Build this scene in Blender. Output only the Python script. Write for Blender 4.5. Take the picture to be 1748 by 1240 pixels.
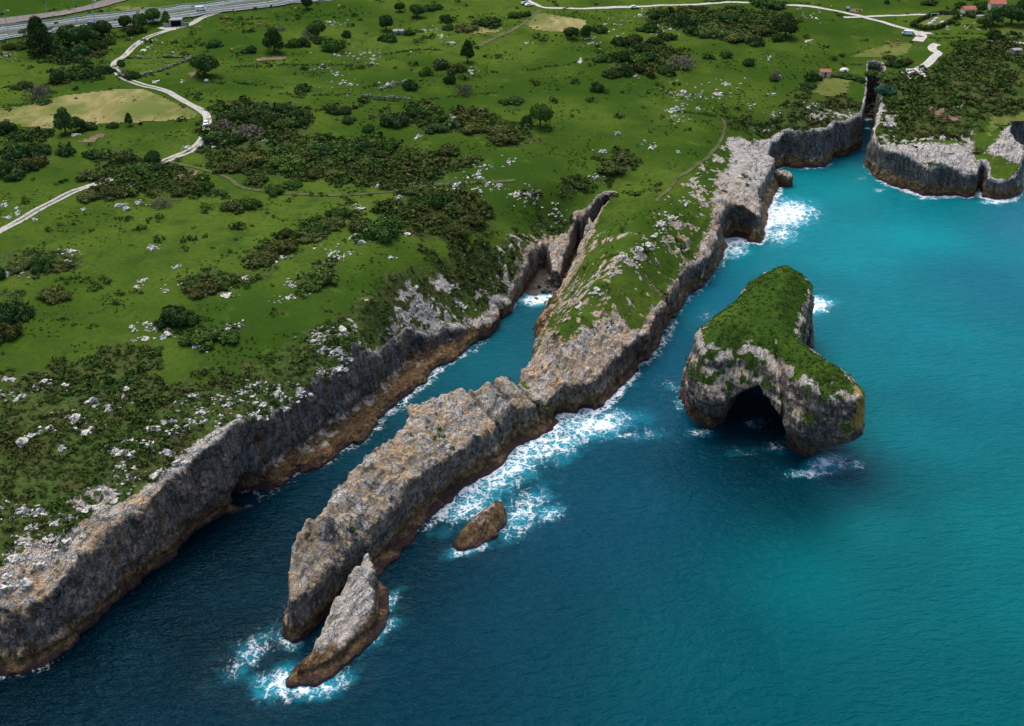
import bpy, bmesh, math, random
import numpy as np

# ------------------------------------------------------------------ camera / light
sc = bpy.context.scene
for o in list(bpy.data.objects):
    bpy.data.objects.remove(o)
COL = sc.collection
CAMH, PITCH, FPX = 175.0, math.radians(30), 2000.0      # photo pixels are 1748 x 1240
cam_d = bpy.data.cameras.new('camera')
cam = bpy.data.objects.new('camera', cam_d)
COL.objects.link(cam)
cam.location = (0, 0, CAMH)
cam.rotation_euler = (math.radians(60), 0, 0)
cam_d.sensor_fit = 'HORIZONTAL'
cam_d.sensor_width = 36
cam_d.lens = FPX / 1748 * 36
cam_d.clip_start = 1
cam_d.clip_end = 6000
sc.camera = cam

SUN_EL, SUN_AZ = math.radians(64), math.radians(-22)      # azimuth clockwise from +Y
w = bpy.data.worlds.new('World')
sc.world = w
w.use_nodes = True
nt = w.node_tree
bg = nt.nodes['Background']
sky = nt.nodes.new('ShaderNodeTexSky')
sky.sky_type = 'NISHITA'
sky.sun_disc = False
sky.sun_elevation = SUN_EL
sky.sun_rotation = SUN_AZ
sky.altitude = 100
sky.air_density = 1.0
sky.dust_density = 4.0
sky.ozone_density = 1.0
nt.links.new(sky.outputs[0], bg.inputs[0])
bg.inputs[1].default_value = 0.115
sd = bpy.data.lights.new('sun', 'SUN')
sd.energy = 1.15
sd.angle = math.radians(36)
sd.color = (1.0, 0.93, 0.82)
sun = bpy.data.objects.new('sun', sd)
COL.objects.link(sun)
sun.rotation_euler = (math.pi / 2 - SUN_EL, 0, math.pi - SUN_AZ)
sc.view_settings.view_transform = 'Standard'
sc.view_settings.look = 'None'
sc.view_settings.exposure = 1.0
sc.view_settings.gamma = 1.0
sc.cycles.max_bounces = 6
sc.cycles.diffuse_bounces = 3
sc.cycles.use_denoising = True

# ------------------------------------------------------------------ helpers: projection, noise, distance
def un(u, v, z):
    """photo pixel -> world point at height z"""
    u = np.asarray(u, float); v = np.asarray(v, float)
    a = (u - 874) / FPX; b = -(v - 620) / FPX
    dy = math.cos(PITCH) + b * math.sin(PITCH)
    dz = -math.sin(PITCH) + b * math.cos(PITCH)
    t = (z - CAMH) / dz
    return a * t, dy * t

RS = np.random.RandomState(11)
_L3 = (RS.rand(64, 64, 64) * 2 - 1).astype(np.float32)
_L2 = (RS.rand(256, 256) * 2 - 1).astype(np.float32)

def n3(x, y, z):
    x = np.asarray(x, np.float32); y = np.asarray(y, np.float32); z = np.asarray(z, np.float32)
    xi = np.floor(x); yi = np.floor(y); zi = np.floor(z)
    fx = x - xi; fy = y - yi; fz = z - zi
    fx = fx * fx * (3 - 2 * fx); fy = fy * fy * (3 - 2 * fy); fz = fz * fz * (3 - 2 * fz)
    i0 = xi.astype(np.int32) & 63; j0 = yi.astype(np.int32) & 63; k0 = zi.astype(np.int32) & 63
    i1 = (i0 + 1) & 63; j1 = (j0 + 1) & 63; k1 = (k0 + 1) & 63
    L = _L3
    a = L[i0, j0, k0] * (1 - fx) + L[i1, j0, k0] * fx
    b = L[i0, j1, k0] * (1 - fx) + L[i1, j1, k0] * fx
    c = L[i0, j0, k1] * (1 - fx) + L[i1, j0, k1] * fx
    d = L[i0, j1, k1] * (1 - fx) + L[i1, j1, k1] * fx
    a = a * (1 - fy) + b * fy
    c = c * (1 - fy) + d * fy
    return a * (1 - fz) + c * fz

def n2(x, y):
    xi = np.floor(x); yi = np.floor(y)
    fx = x - xi; fy = y - yi
    fx = fx * fx * (3 - 2 * fx); fy = fy * fy * (3 - 2 * fy)
    i0 = xi.astype(np.int64) & 255; j0 = yi.astype(np.int64) & 255
    i1 = (i0 + 1) & 255; j1 = (j0 + 1) & 255
    L = _L2
    a = L[i0, j0] * (1 - fx) + L[i1, j0] * fx
    b = L[i0, j1] * (1 - fx) + L[i1, j1] * fx
    return a * (1 - fy) + b * fy

def fbm2(x, y, oct=4):
    s = 0; a = 1; t = 0
    for k in range(oct):
        s = s + a * n2(x * 2 ** k + 17.3 * k, y * 2 ** k - 9.1 * k); t += a; a *= .5
    return s / t

def sstep(a, b, x):
    t = np.clip((x - a) / (b - a), 0, 1)
    return t * t * (3 - 2 * t)

def smin(a, b, k):
    h = np.clip(.5 + .5 * (b - a) / k, 0, 1)
    return b * (1 - h) + a * h - k * h * (1 - h)

def poly_dist(px, py, P, closed=True, attrs=None):
    """signed distance (inside positive when closed) and attribute of the nearest boundary point"""
    P = np.asarray(P, float)
    n = len(P)
    best = np.full(px.shape, 1e18)
    ins = np.zeros(px.shape, bool)
    A = None if attrs is None else np.zeros(px.shape + (attrs.shape[1],))
    for i in range(n if closed else n - 1):
        ax, ay = P[i]; bx, by = P[(i + 1) % n]
        ex, ey = bx - ax, by - ay
        l2 = ex * ex + ey * ey + 1e-12
        t = np.clip(((px - ax) * ex + (py - ay) * ey) / l2, 0, 1)
        d = (px - ax - t * ex) ** 2 + (py - ay - t * ey) ** 2
        m = d < best
        best = np.where(m, d, best)
        if A is not None:
            tm = t[m][:, None]
            A[m] = attrs[i] * (1 - tm) + attrs[(i + 1) % n] * tm
        if closed:
            c = (ay > py) != (by > py)
            if c.any():
                ins ^= c & (px < (bx - ax) * (py - ay) / (by - ay + 1e-18) + ax)
    d = np.sqrt(best)
    if closed:
        d = np.where(ins, d, -d)
    return (d, A) if A is not None else d

def smooth_line(pts, it=2, closed=False):
    """Chaikin corner cutting"""
    P = np.asarray(pts, float)
    for _ in range(it):
        Q = []
        n = len(P)
        if not closed: Q.append(P[0])
        for i in range(n if closed else n - 1):
            a, b = P[i], P[(i + 1) % n]
            Q.append(.75 * a + .25 * b); Q.append(.25 * a + .75 * b)
        if not closed: Q.append(P[-1])
        P = np.array(Q)
    return P

def np_mesh(name, V, F, smooth=True):
    """mesh from numpy arrays; F (n,3) or (n,4)"""
    V = np.ascontiguousarray(V, np.float32); F = np.ascontiguousarray(F, np.int32)
    me = bpy.data.meshes.new(name)
    me.vertices.add(len(V)); me.vertices.foreach_set('co', V.ravel())
    k = F.shape[1]
    me.loops.add(F.size); me.loops.foreach_set('vertex_index', F.ravel())
    me.polygons.add(len(F))
    me.polygons.foreach_set('loop_start', np.arange(0, F.size, k, dtype=np.int32))
    me.polygons.foreach_set('use_smooth', np.full(len(F), smooth))
    me.update(calc_edges=True)
    me.validate()
    return me

def vattr(me, name, arr):
    arr = np.ascontiguousarray(arr, np.float32)
    if arr.ndim == 1:
        a = me.attributes.new(name, 'FLOAT', 'POINT'); a.data.foreach_set('value', arr)
    else:
        if arr.shape[1] == 3:
            arr = np.concatenate([arr, np.ones((len(arr), 1), np.float32)], 1)
        a = me.attributes.new(name, 'FLOAT_COLOR', 'POINT'); a.data.foreach_set('color', np.ascontiguousarray(arr).ravel())

def add(name, me, mat=None, parent=None, label=None, cat=None, group=None, kind=None, loc=None):
    o = bpy.data.objects.new(name, me)
    COL.objects.link(o)
    if mat is not None and me is not None:
        if not me.materials: me.materials.append(mat)
    if parent is not None: o.parent = parent
    if label: o['label'] = label
    if cat: o['category'] = cat
    if group: o['group'] = group
    if kind: o['kind'] = kind
    if loc is not None: o.location = loc
    return o

def surface_nets(F, valid2, org, vox):
    """naive surface nets. F (nx,ny,nz) positive inside; valid2 (nx,ny) columns in use"""
    ins = F > 0
    nx, ny, nz = F.shape
    cnt = np.zeros((nx - 1, ny - 1, nz - 1), np.uint8)
    for a in (0, 1):
        for b in (0, 1):
            for c in (0, 1):
                cnt += ins[a:nx - 1 + a, b:ny - 1 + b, c:nz - 1 + c]
    vc = valid2[:-1, :-1] & valid2[1:, :-1] & valid2[:-1, 1:] & valid2[1:, 1:]
    act = (cnt > 0) & (cnt < 8) & vc[:, :, None]
    idx = np.argwhere(act)
    ids = np.full(act.shape, -1, np.int32)
    ids[act] = np.arange(len(idx))
    acc = np.zeros((len(idx), 3), np.float32); num = np.zeros(len(idx), np.float32)
    cor = [(a, b, c) for a in (0, 1) for b in (0, 1) for c in (0, 1)]
    cv = {q: F[idx[:, 0] + q[0], idx[:, 1] + q[1], idx[:, 2] + q[2]] for q in cor}
    for q in cor:
        for ax in range(3):
            if q[ax] == 1: continue
            r = list(q); r[ax] = 1; r = tuple(r)
            a, b = cv[q], cv[r]
            m = (a > 0) != (b > 0)
            t = a[m] / (a[m] - b[m])
            p = np.repeat(np.array(q, np.float32)[None], m.sum(), 0)
            p[:, ax] = t
            acc[m] += p; num[m] += 1
    V = (idx + acc / np.maximum(num, 1)[:, None]) * vox + np.asarray(org)
    faces = []
    for ax in range(3):
        sl0 = [slice(None)] * 3; sl1 = [slice(None)] * 3
        sl0[ax] = slice(0, -1); sl1[ax] = slice(1, None)
        a = ins[tuple(sl0)]; b = ins[tuple(sl1)]
        e = np.argwhere(a != b)
        u_, v_ = [(1, 2), (2, 0), (0, 1)][ax]
        ok = (e[:, u_] > 0) & (e[:, v_] > 0)
        for q in range(3):
            ok &= e[:, q] < act.shape[q] if q in (u_, v_) else True
        e = e[ok]
        sgn = a[e[:, 0], e[:, 1], e[:, 2]]
        quad = []
        for du, dv in ((-1, -1), (0, -1), (0, 0), (-1, 0)):
            g = e.copy(); g[:, u_] += du; g[:, v_] += dv
            quad.append(ids[g[:, 0], g[:, 1], g[:, 2]])
        Q = np.stack(quad, 1)
        good = (Q >= 0).all(1)
        Q = Q[good]; sgn = sgn[good]
        Q[~sgn] = Q[~sgn][:, ::-1]
        faces.append(Q)
    return V, np.concatenate(faces)

def smooth_normals(N, F, it=24):
    """broad facing of the surface: normals averaged over neighbouring faces"""
    n = len(N)
    a = np.concatenate([F[:, k] for k in range(4)]); b = np.concatenate([F[:, (k + 1) % 4] for k in range(4)])
    cnt = np.maximum(np.bincount(a, minlength=n), 1)[:, None]
    M_ = N.copy()
    for _ in range(it):
        M_ = .35 * M_ + .65 * np.stack([np.bincount(a, weights=M_[b, q], minlength=n) for q in range(3)], 1) / cnt
    return M_ / np.maximum(np.linalg.norm(M_, axis=1, keepdims=True), 1e-9)

def vert_normals(V, F):
    n = np.cross(V[F[:, 2]] - V[F[:, 0]], V[F[:, 3 if F.shape[1] == 4 else 1]] - V[F[:, 1 if F.shape[1] == 4 else 0]])
    N = np.zeros_like(V)
    for k in range(F.shape[1]):
        np.add.at(N, F[:, k], n)
    return N / np.maximum(np.linalg.norm(N, axis=1, keepdims=True), 1e-9)

# ------------------------------------------------------------------ node helpers
class NT:
    def __init__(s, name):
        s.m = bpy.data.materials.new(name); s.m.use_nodes = True
        s.t = s.m.node_tree; s.b = s.t.nodes['Principled BSDF']
    def n(s, t, **k):
        q = s.t.nodes.new(t)
        for a, v in k.items(): setattr(q, a, v)
        return q
    def put(s, sock, v):
        if isinstance(v, bpy.types.NodeSocket): s.t.links.new(v, sock)
        elif isinstance(v, tuple) and len(v) == 3 and sock.type == 'RGBA': sock.default_value = (*v, 1)
        else: sock.default_value = v
    def noise(s, vec, scale, detail=4, rough=.55, dist=0):
        q = s.n('ShaderNodeTexNoise'); s.put(q.inputs['Vector'], vec)
        q.inputs['Scale'].default_value = scale; q.inputs['Detail'].default_value = detail
        q.inputs['Roughness'].default_value = rough; q.inputs['Distortion'].default_value = dist
        return q.outputs[0]
    def voro(s, vec, scale, feature='F1', rnd=1):
        q = s.n('ShaderNodeTexVoronoi', feature=feature); s.put(q.inputs['Vector'], vec)
        q.inputs['Scale'].default_value = scale; q.inputs['Randomness'].default_value = rnd
        return q
    def mapping(s, vec, scale=(1, 1, 1), rot=(0, 0, 0)):
        q = s.n('ShaderNodeMapping'); s.put(q.inputs[0], vec)
        q.inputs['Scale'].default_value = scale; q.inputs['Rotation'].default_value = rot
        return q.outputs[0]
    def math(s, op, a, b=0.0, c=0.0, clamp=False):
        q = s.n('ShaderNodeMath', operation=op, use_clamp=clamp)
        s.put(q.inputs[0], a); s.put(q.inputs[1], b); s.put(q.inputs[2], c)
        return q.outputs[0]
    def ramp(s, v, a, b, lo=0.0, hi=1.0):
        q = s.n('ShaderNodeMapRange', interpolation_type='SMOOTHSTEP')
        s.put(q.inputs[0], v); q.inputs[1].default_value = a; q.inputs[2].default_value = b
        q.inputs[3].default_value = lo; q.inputs[4].default_value = hi
        return q.outputs[0]
    def mix(s, f, a, b, mode='MIX'):
        q = s.n('ShaderNodeMix', data_type='RGBA', blend_type=mode)
        s.put(q.inputs[0], f); s.put(q.inputs[6], a); s.put(q.inputs[7], b)
        return q.outputs[2]
    def attr(s, name):
        return s.n('ShaderNodeAttribute', attribute_name=name)
    def pos(s):
        return s.n('ShaderNodeNewGeometry').outputs['Position']
    def bump(s, h, strength=1, dist=.1, normal=None):
        q = s.n('ShaderNodeBump'); s.put(q.inputs['Height'], h)
        q.inputs['Strength'].default_value = strength; q.inputs['Distance'].default_value = dist
        if normal is not None: s.put(q.inputs['Normal'], normal)
        return q.outputs[0]
    def out(s, color=None, rough=None, normal=None, spec=None):
        for k, v in (('Base Color', color), ('Roughness', rough), ('Normal', normal), ('Specular IOR Level', spec)):
            if v is not None: s.put(s.b.inputs[k], v)
        return s.m

# ------------------------------------------------------------------ coast and height controls
# coast outline at the waterline: (u, v, bench, ledge, rough, foam) photo pixels, or ('w', x, y, ...) hidden stretches in metres
C0 = [
 ('w', -900, 60, 1, 0, 1, .3), ('w', -300, 120, 1, 0, 1, .3), ('w', -170, 158, 1, 0, 1, .3), ('w', -125, 173, 1, 0, 1, .4),
 (0,1142,2.2,0,1.50,.55), (35,1142,2.2,0,1.50,.5), (73,1133,2,0,1.35,.4), (102,1113,1.4,0,1.20,.2), (131,1087,1,0,1.05,.12), (163,1061,.8,0,1.05,.1), (189,1032,.7,0,1.05,.1),
 (221,1006,.7,0,1.05,.1), (253,983,.7,0,1.05,.1), (279,959,.7,0,1.05,.1), (308,936,.8,0,1.05,.1), (343,907,1,0,1.20,.1), (377,881,1.4,0,1.35,.1),
 (414,865,2,1,1.35,.15), (446,849,2,1.5,1.35,.25), (478,828,1.2,1.5,1.20,0.28), (501,808,1,2,1.05,0.35), (529,801,1,4,1.05,0.35), (552,789,1,4.5,1.05,0.42), (579,769,1,4.5,1.05,0.39),
 (607,755,1,5,1.05,0.39), (634,734,1,5,1.05,0.45), (652,712,1,5,1.05,0.39), (673,700,1,5,1.05,0.45), (692,681,1,5.5,1.05,0.56), (709,664,1,6,1.05,0.52), (726,656,1,7,1.05,0.45),
 (736,637,1,6,1.05,0.56), (755,627,1,5,1.05,0.49), (779,608,1,4,1.05,0.42), (803,601,1,3,1.05,0.35), (818,586,.6,2,.7,.35), (832,574,.5,.5,.7,.2), (847,557,.5,0,.7,.2),
 (849,545,.5,0,.6,.2), (869,535,.5,0,.6,.2), (878,521,.5,0,.5,.3), (888,508,.3,0,.4,.5),
 (901,492,.2,0,.5,0), (913,478,.2,0,.45,0), (922,466,.2,0,.45,0), (931,462,.2,0,.45,0), (936,474,.2,0,.45,0), (941,491,.2,0,.45,0),
 (957,492,.2,0,.35,0), (972,463,.2,0,.3,0), (986,428,.2,0,.3,0), ('w', 24.5, 379, .2, 0, .3, 0), ('w', 29, 389, .2, 0, .3, 0), ('w', 34.5, 398, .2, 0, .1, 0),
 ('w', 36.2, 396, .2, 0, .1, 0), ('w', 31.5, 386, .2, 0, .3, 0), ('w', 28, 376, .2, 0, .3, 0), (1003,430,.2,0,.3,0), (988,465,.2,0,.35,0), (972,490,.2,0,.5,0), (957,508,.5,0,.4,.5),
 (945,515,.8,.5,.5,.2), (930,534,.8,.5,.5,.1), (922,549,.8,.5,.5,.1), (912,562,.8,0,.5,.1), (916,582,.8,0,.5,.1),
 ('w', 7, 305, .6, 0, .5, .1), ('w', 4.5, 291, .5, 0, .5, .1), ('w', 1, 280, .5, 0, .5, .1), ('c', 867, 647, 13, .5, 0, .5, .1), ('c', 851, 651, 15, .5, 0, .5, .1), ('c', 814, 673, 14, .5, 0, .5, .1), ('c', 790, 663, 16.5, .5, 0, .5, .1), ('c', 763, 672, 17, .5, 0, .5, .1), ('c', 725, 688, 17.5, .5, 0, .5, .1), ('c', 706, 694, 17.5, .5, 0, .5, .1),
 ('c', 692, 732, 18.5, .5, 0, .5, .1), ('c', 628, 787, 19, .5, 0, .5, .1), ('c', 576, 839, 18.5, .5, 0, .5, .1), ('c', 553, 890, 17.5, .5, 0, .5, .1), ('c', 515, 928, 16.5, .5, 0, .5, .15), ('c', 502, 956, 15, .6, 0, .5, .3), ('w', -48.8, 187.5, .8, 0, .5, .3),
 (497,1101,.8,0,.5,.5), (510,1097,.6,0,.4,.3), ('w', -42, 190, .5, 0, .3, .1), ('w', -37, 199, .5, 0, .3, .1), ('w', -32.5, 206, 2, 0, .4, .1),
 (645,986,3,0,.5,.12), (663,967,3,0,.6,.12), (696,934,3,0,.7,.2), (720,898,2.5,0,.7,.35), (757,872,2.5,0,.7,.6), (788,848,3,0,.7,.6), (823,815,3,0,.7,.7), (848,798,2.5,0,.7,.7),
 (883,765,2.5,.5,.7,.7), (919,752,3,1,.7,.7), (949,730,2.5,.5,.6,.7), (962,709,1.5,0,.6,.6), (1002,706,1.5,0,.7,.75), (1025,694,1.5,0,.7,.85), (1051,670,1.5,0,.8,.85), (1072,647,1.5,0,.8,.75),
 (1087,624,1.5,0,.8,.5), (1108,614,1.5,0,.8,.4), (1123,590,1.5,.5,.8,.5), (1139,570,1,.8,.8,.4), (1149,546,.8,0,.8,.3), (1162,523,.8,0,.8,.3), (1177,508,.8,0,.8,.35), (1198,487,.8,0,.8,.3),
 (1216,466,.8,0,.8,.3), (1230,448,1,.5,.8,.4), (1238,428,1.5,0,.8,.7), (1246,414,1.5,1,.7,.8), (1275,414,1.5,1,.7,.7), (1294,414,1.2,.5,.7,.85), (1302,408,1,.5,.7,1), (1307,389,1,1.5,.7,1),
 (1307,372,1,2,.7,1), (1315,347,1,2,.7,1), (1328,326,1,2,.7,.7), (1325,312,.5,1,.7,.4), (1321,301,.5,2,.7,.5), (1323,290,.5,2,.7,.5), (1336,282,.5,1.5,.7,.5), (1361,286,.5,1.5,.7,.6), (1389,285,.5,1.5,.7,.6),
 (1411,281,.5,1,.7,.5), (1422,270,.5,0,.7,.2), (1439,268,.5,0,.6,.15), (1456,258,.5,0,.5,.1), (1466,253,.5,0,.4,.1), (1471,237,.3,0,.3,.1), (1473,207,.2,0,.2,.1), (1474,197,.2,0,.15,0),
 ('w', 166, 539, .2, 0, .35, 0), ('w', 168.5, 547, .2, 0, .35, 0), ('w', 172.5, 547, .2, 0, .35, 0), ('w', 172, 539, .2, 0, .35, 0),
 (1492,197,.2,0,.45,0), (1489,207,.2,0,.3,.1), (1486,224,.3,0,.5,.1), (1488,242,.4,0,.6,.1), (1489,253,.5,0,.7,.1), (1477,276,.6,0,.8,.2), (1480,288,.6,0,.8,.3), (1494,304,1,.5,.9,.3),
 (1519,318,1,1,1,.5), (1547,325,1,1,1,.7), (1577,336,1,.5,1,.6), (1601,334,1,.5,1,.9), (1625,333,1,.5,1,.9), (1650,336,1,0,.8,.7), (1664,333,.6,0,.4,.7), (1668,322,.3,0,.2,.4), (1672,322,.3,0,.2,.4),
 (1677,336,.6,0,.5,.9), (1702,343,1,.5,.7,1), (1727,341,1,.5,.8,.7), (1742,331,1,0,.8,.4), (1749,315,1,0,.8,.3), ('w', 209, 452, 1, 0, .8, .3), ('w', 207, 463, 1, 0, .8, .3), (1721,277,.6,.5,.8,.4), (1748,264,.6,.5,.8,.5),
 ('w', 240, 492, 1, 0, 1, .5), ('w', 280, 505, 1, 0, 1, .5), ('w', 330, 500, 1, 0, 1, .5), ('w', 420, 540, 1, 0, 1, .5), ('w', 900, 640, 1, 0, 1, .5), ('w', 2600, 800, 1, 0, 1, 0),
 ('w', 2600, 3400, 1, 0, 1, 0), ('w', -2600, 3400, 1, 0, 1, 0), ('w', -2600, 40, 1, 0, 1, 0)]
CP_, CA_ = [], []
for q in C0:
    if q[0] == 'w':
        CP_.append((q[1], q[2])); CA_.append(q[3:])
    elif q[0] == 'c':                     # foot of the hidden side below a crest seen at height z
        x, y = un(q[1], q[2], q[3]); CP_.append((float(x) - 2.0, float(y) + 1.2)); CA_.append(q[4:])
    else:
        x, y = un(q[0], q[1], 0.0); CP_.append((float(x), float(y))); CA_.append(q[2:])
COAST = np.array(CP_); CATT = np.array(CA_, float)
_cxf = np.arange(-300, 460, 5.0); _cyf = np.arange(100, 720, 5.0)
_CG = poly_dist(*[q.ravel() for q in np.meshgrid(_cxf, _cyf, indexing='ij')], COAST).reshape(len(_cxf), len(_cyf))

def coast(x, y):
    """signed distance to the waterline outline (exact within 20 m, interpolated further off) and its attributes"""
    x = np.asarray(x, float); y = np.asarray(y, float)
    d = np.full(x.shape, 1e3); A = np.zeros(x.shape + (CATT.shape[1],)); A[:] = (1, 0, 1, 0)
    inb = (x > _cxf[0]) & (x < _cxf[-2]) & (y > _cyf[0]) & (y < _cyf[-2])
    if inb.any():
        fx = (x[inb] - _cxf[0]) / 5; fy = (y[inb] - _cyf[0]) / 5
        i = fx.astype(int); j = fy.astype(int); a = fx - i; b = fy - j
        d[inb] = (_CG[i, j] * (1 - a) + _CG[i + 1, j] * a) * (1 - b) + (_CG[i, j + 1] * (1 - a) + _CG[i + 1, j + 1] * a) * b
    ex = ~inb | (np.abs(d) < 20)
    if ex.any():
        de, Ae = poly_dist(x[ex], y[ex], COAST, True, CATT)
        d[ex] = de; A[ex] = Ae
    return d, A

# height controls: (u, v, z) photo pixels or ('w', x, y, z)
HC = [
 (0,1027,14),(48,1036,13.5),(96,1006,14),(157,968,14.5),(203,916,15),(261,869,16.5),(290,820,18),(330,789,19),(389,753,20),(424,734,20),(450,790,13.5),(472,770,12.5),(517,744,12),(570,689,12.5),(597,668,12.5),(620,661,12),(645,655,10),(678,634,7.5),
 (40,985,16),(110,940,17),(170,890,17.5),(230,830,18.5),(300,765,20),(360,735,20.5),(0,920,19),(100,820,21),(230,740,22),(330,690,22),(430,690,20),(500,690,16.5),(550,645,18),(0,760,23),(0,640,24.5),(200,640,24),(350,600,24),
 (450,620,22),(520,590,22),(590,560,22),(610,600,19.5),(600,640,15.5),(640,610,14.5),(400,480,25),(200,450,26),(0,480,26),(550,450,25),(640,520,22),(600,500,23.5),(690,470,23.5),(750,435,22),(820,412,19.5),(875,398,16),
 (700,602,7.5),(740,575,7),(790,553,6),(840,528,5.5),(868,505,5),(889,482,6),(700,545,13.5),(770,508,12),(840,470,11),(880,445,10.5),(905,450,8.5),(918,422,9.5),(890,415,13.5),
 (0,330,28),(200,330,28),(400,330,27),(600,350,26),(750,350,25),(850,372,19.5),(920,393,11),(950,386,11),(975,380,12.5),(995,357,15.5),(1020,345,18),(950,345,17.5),(950,310,22.5),(900,360,17),
 ('w', 20, 372, 12.5), ('w', 26, 388, 14.5), ('w', 33, 402, 17), ('w', 40, 398, 18), ('w', 34, 384, 16.5), ('w', 30, 372, 13.5), ('w', 22, 360, 9.5), ('w', 18, 352, 6.5), ('w', 40, 385, 20),
 # ridge left shoulder
 (960,505,4.5),(940,535,4.5),(930,560,4.5),(928,585,5),('w', 9.5, 305, 8),('w', 7.5, 293, 9.5),('w', 5, 284, 8),('w', 1.5, 278, 6.5),
 # ridge mass crest and right shoulder
 ('w', 11, 291, 15), ('w', 17, 299, 18), ('w', 27, 317, 20.5), ('w', 34, 333, 21.5), ('w', 40, 345, 22), ('w', 46, 360, 22), ('w', 54, 378, 21.5), ('w', 62, 396, 21), ('w', 72, 412, 20.5), ('w', 80, 430, 19.5), ('w', 86, 448, 18.5), ('w', 92, 470, 18),
 ('w', 16, 279, 9.5), ('w', 26, 289, 10), ('w', 33, 303, 10.5), ('w', 41, 316, 11), ('w', 46, 329, 11), ('w', 51, 342, 11), ('w', 60, 358, 11), ('w', 69, 374, 12), ('w', 75, 388, 14), ('w', 84, 399, 13), ('w', 90, 407, 12), ('w', 95, 428, 11), ('w', 101, 442, 10.5), ('w', 102, 458, 10.5), ('w', 108, 472, 11),
 ('w', 24, 345, 12.5), ('w', 30, 358, 16), ('w', 22, 330, 12), ('w', 16, 318, 9.5), ('w', 45, 385, 20.5), ('w', 55, 400, 20.5),
 # fin crest and right shoulder
 (503,960,14.5),(515,930,16.5),(553,892,17.5),(576,841,18.5),(628,789,19),(692,734,18.5),(708,694,17.5),(730,690,17),(763,674,17),(796,663,16.5),(814,675,14),(829,663,15),(851,653,15),(867,649,13),(881,641,9),(888,637,6.5),
 ('w', -42.5, 193, 11), ('w', -38.5, 202, 11), ('w', -34, 210.5, 11.5), ('w', -28.5, 219.5, 12), ('w', -23, 230, 12), ('w', -16, 240, 11.5), ('w', -9, 249, 10.5), ('w', -2, 257.5, 8.5), ('w', 6, 266.5, 6.5),
 # far cove and inlets
 (1285,240,13),(1340,235,14.5),(1400,235,14.5),(1440,245,12),(1462,225,14),(1470,195,16),(1475,165,19),(1478,140,20),(1300,190,18),(1400,195,18),(1400,160,20),(1250,200,20),(1150,300,22.5),(1100,330,22),(1210,280,20.5),(1200,200,22),
 (1500,250,12),(1547,251,14.5),(1600,252,15),(1640,248,15),(1664,262,11),(1690,295,9),(1720,300,8.5),(1690,247,15.5),(1712,222,16.5),(1735,213,17),(1505,215,15),(1503,175,18),(1505,140,20),(1560,205,17.5),(1620,215,17),(1680,200,19),(1748,190,19),
 (1560,125,22),(1650,150,22),(1748,130,24),(1748,40,28),(1500,60,26),(1300,80,27),(1100,120,27),(900,200,26.5),(700,250,27),(500,200,29),(300,200,29.5),(100,200,30),(0,60,31),(300,20,32),(700,60,30),(1000,30,30),(1300,10,30),
 ('w', -400, 800, 40), ('w', 0, 850, 40), ('w', 400, 850, 38), ('w', -700, 500, 36), ('w', -400, 300, 28), ('w', -250, 200, 20), ('w', -900, 150, 25), ('w', 400, 620, 28), ('w', 700, 800, 35), ('w', -1500, 2500, 90), ('w', 1500, 2500, 90), ('w', 0, 2500, 90), ('w', 0, 1500, 62)]
hp = []
for q in HC:
    if q[0] == 'w': hp.append(q[1:])
    else:
        x, y = un(q[0], q[1], q[2]); hp.append((float(x), float(y), q[2]))
hp = np.array(hp)
_n = len(hp)
_D = np.sqrt((hp[:, None, 0] - hp[None, :, 0]) ** 2 + (hp[:, None, 1] - hp[None, :, 1]) ** 2 + 4.0)
_A = np.zeros((_n + 1, _n + 1)); _A[:_n, :_n] = -_D + np.eye(_n) * .2; _A[_n, :_n] = 1; _A[:_n, _n] = 1
_W = np.linalg.solve(_A, np.append(hp[:, 2], 0))

def h_base(x, y):
    s = np.full(x.shape, _W[_n])
    for i in range(_n):
        s -= _W[i] * np.sqrt((x - hp[i, 0]) ** 2 + (y - hp[i, 1]) ** 2 + 4.0)
    return s

def h_land(x, y):
    x = np.asarray(x, float); y = np.asarray(y, float)
    h = h_base(x, y)
    h = h + 1.3 * fbm2(x / 30 + 3, y / 30, 3) * np.clip((y - 150) / 120, .25, 1)
    h = h + .22 * fbm2(x / 6, y / 6, 3)
    return h

def on_land(u, v, z0=22.0):
    u = np.asarray(u, float); v = np.asarray(v, float)
    z = np.full(u.shape, z0)
    for _ in range(14):
        x, y = un(u, v, z)
        z = .4 * z + .6 * h_land(x, y)
    x, y = un(u, v, z)
    return x, y, h_land(x, y)

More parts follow.
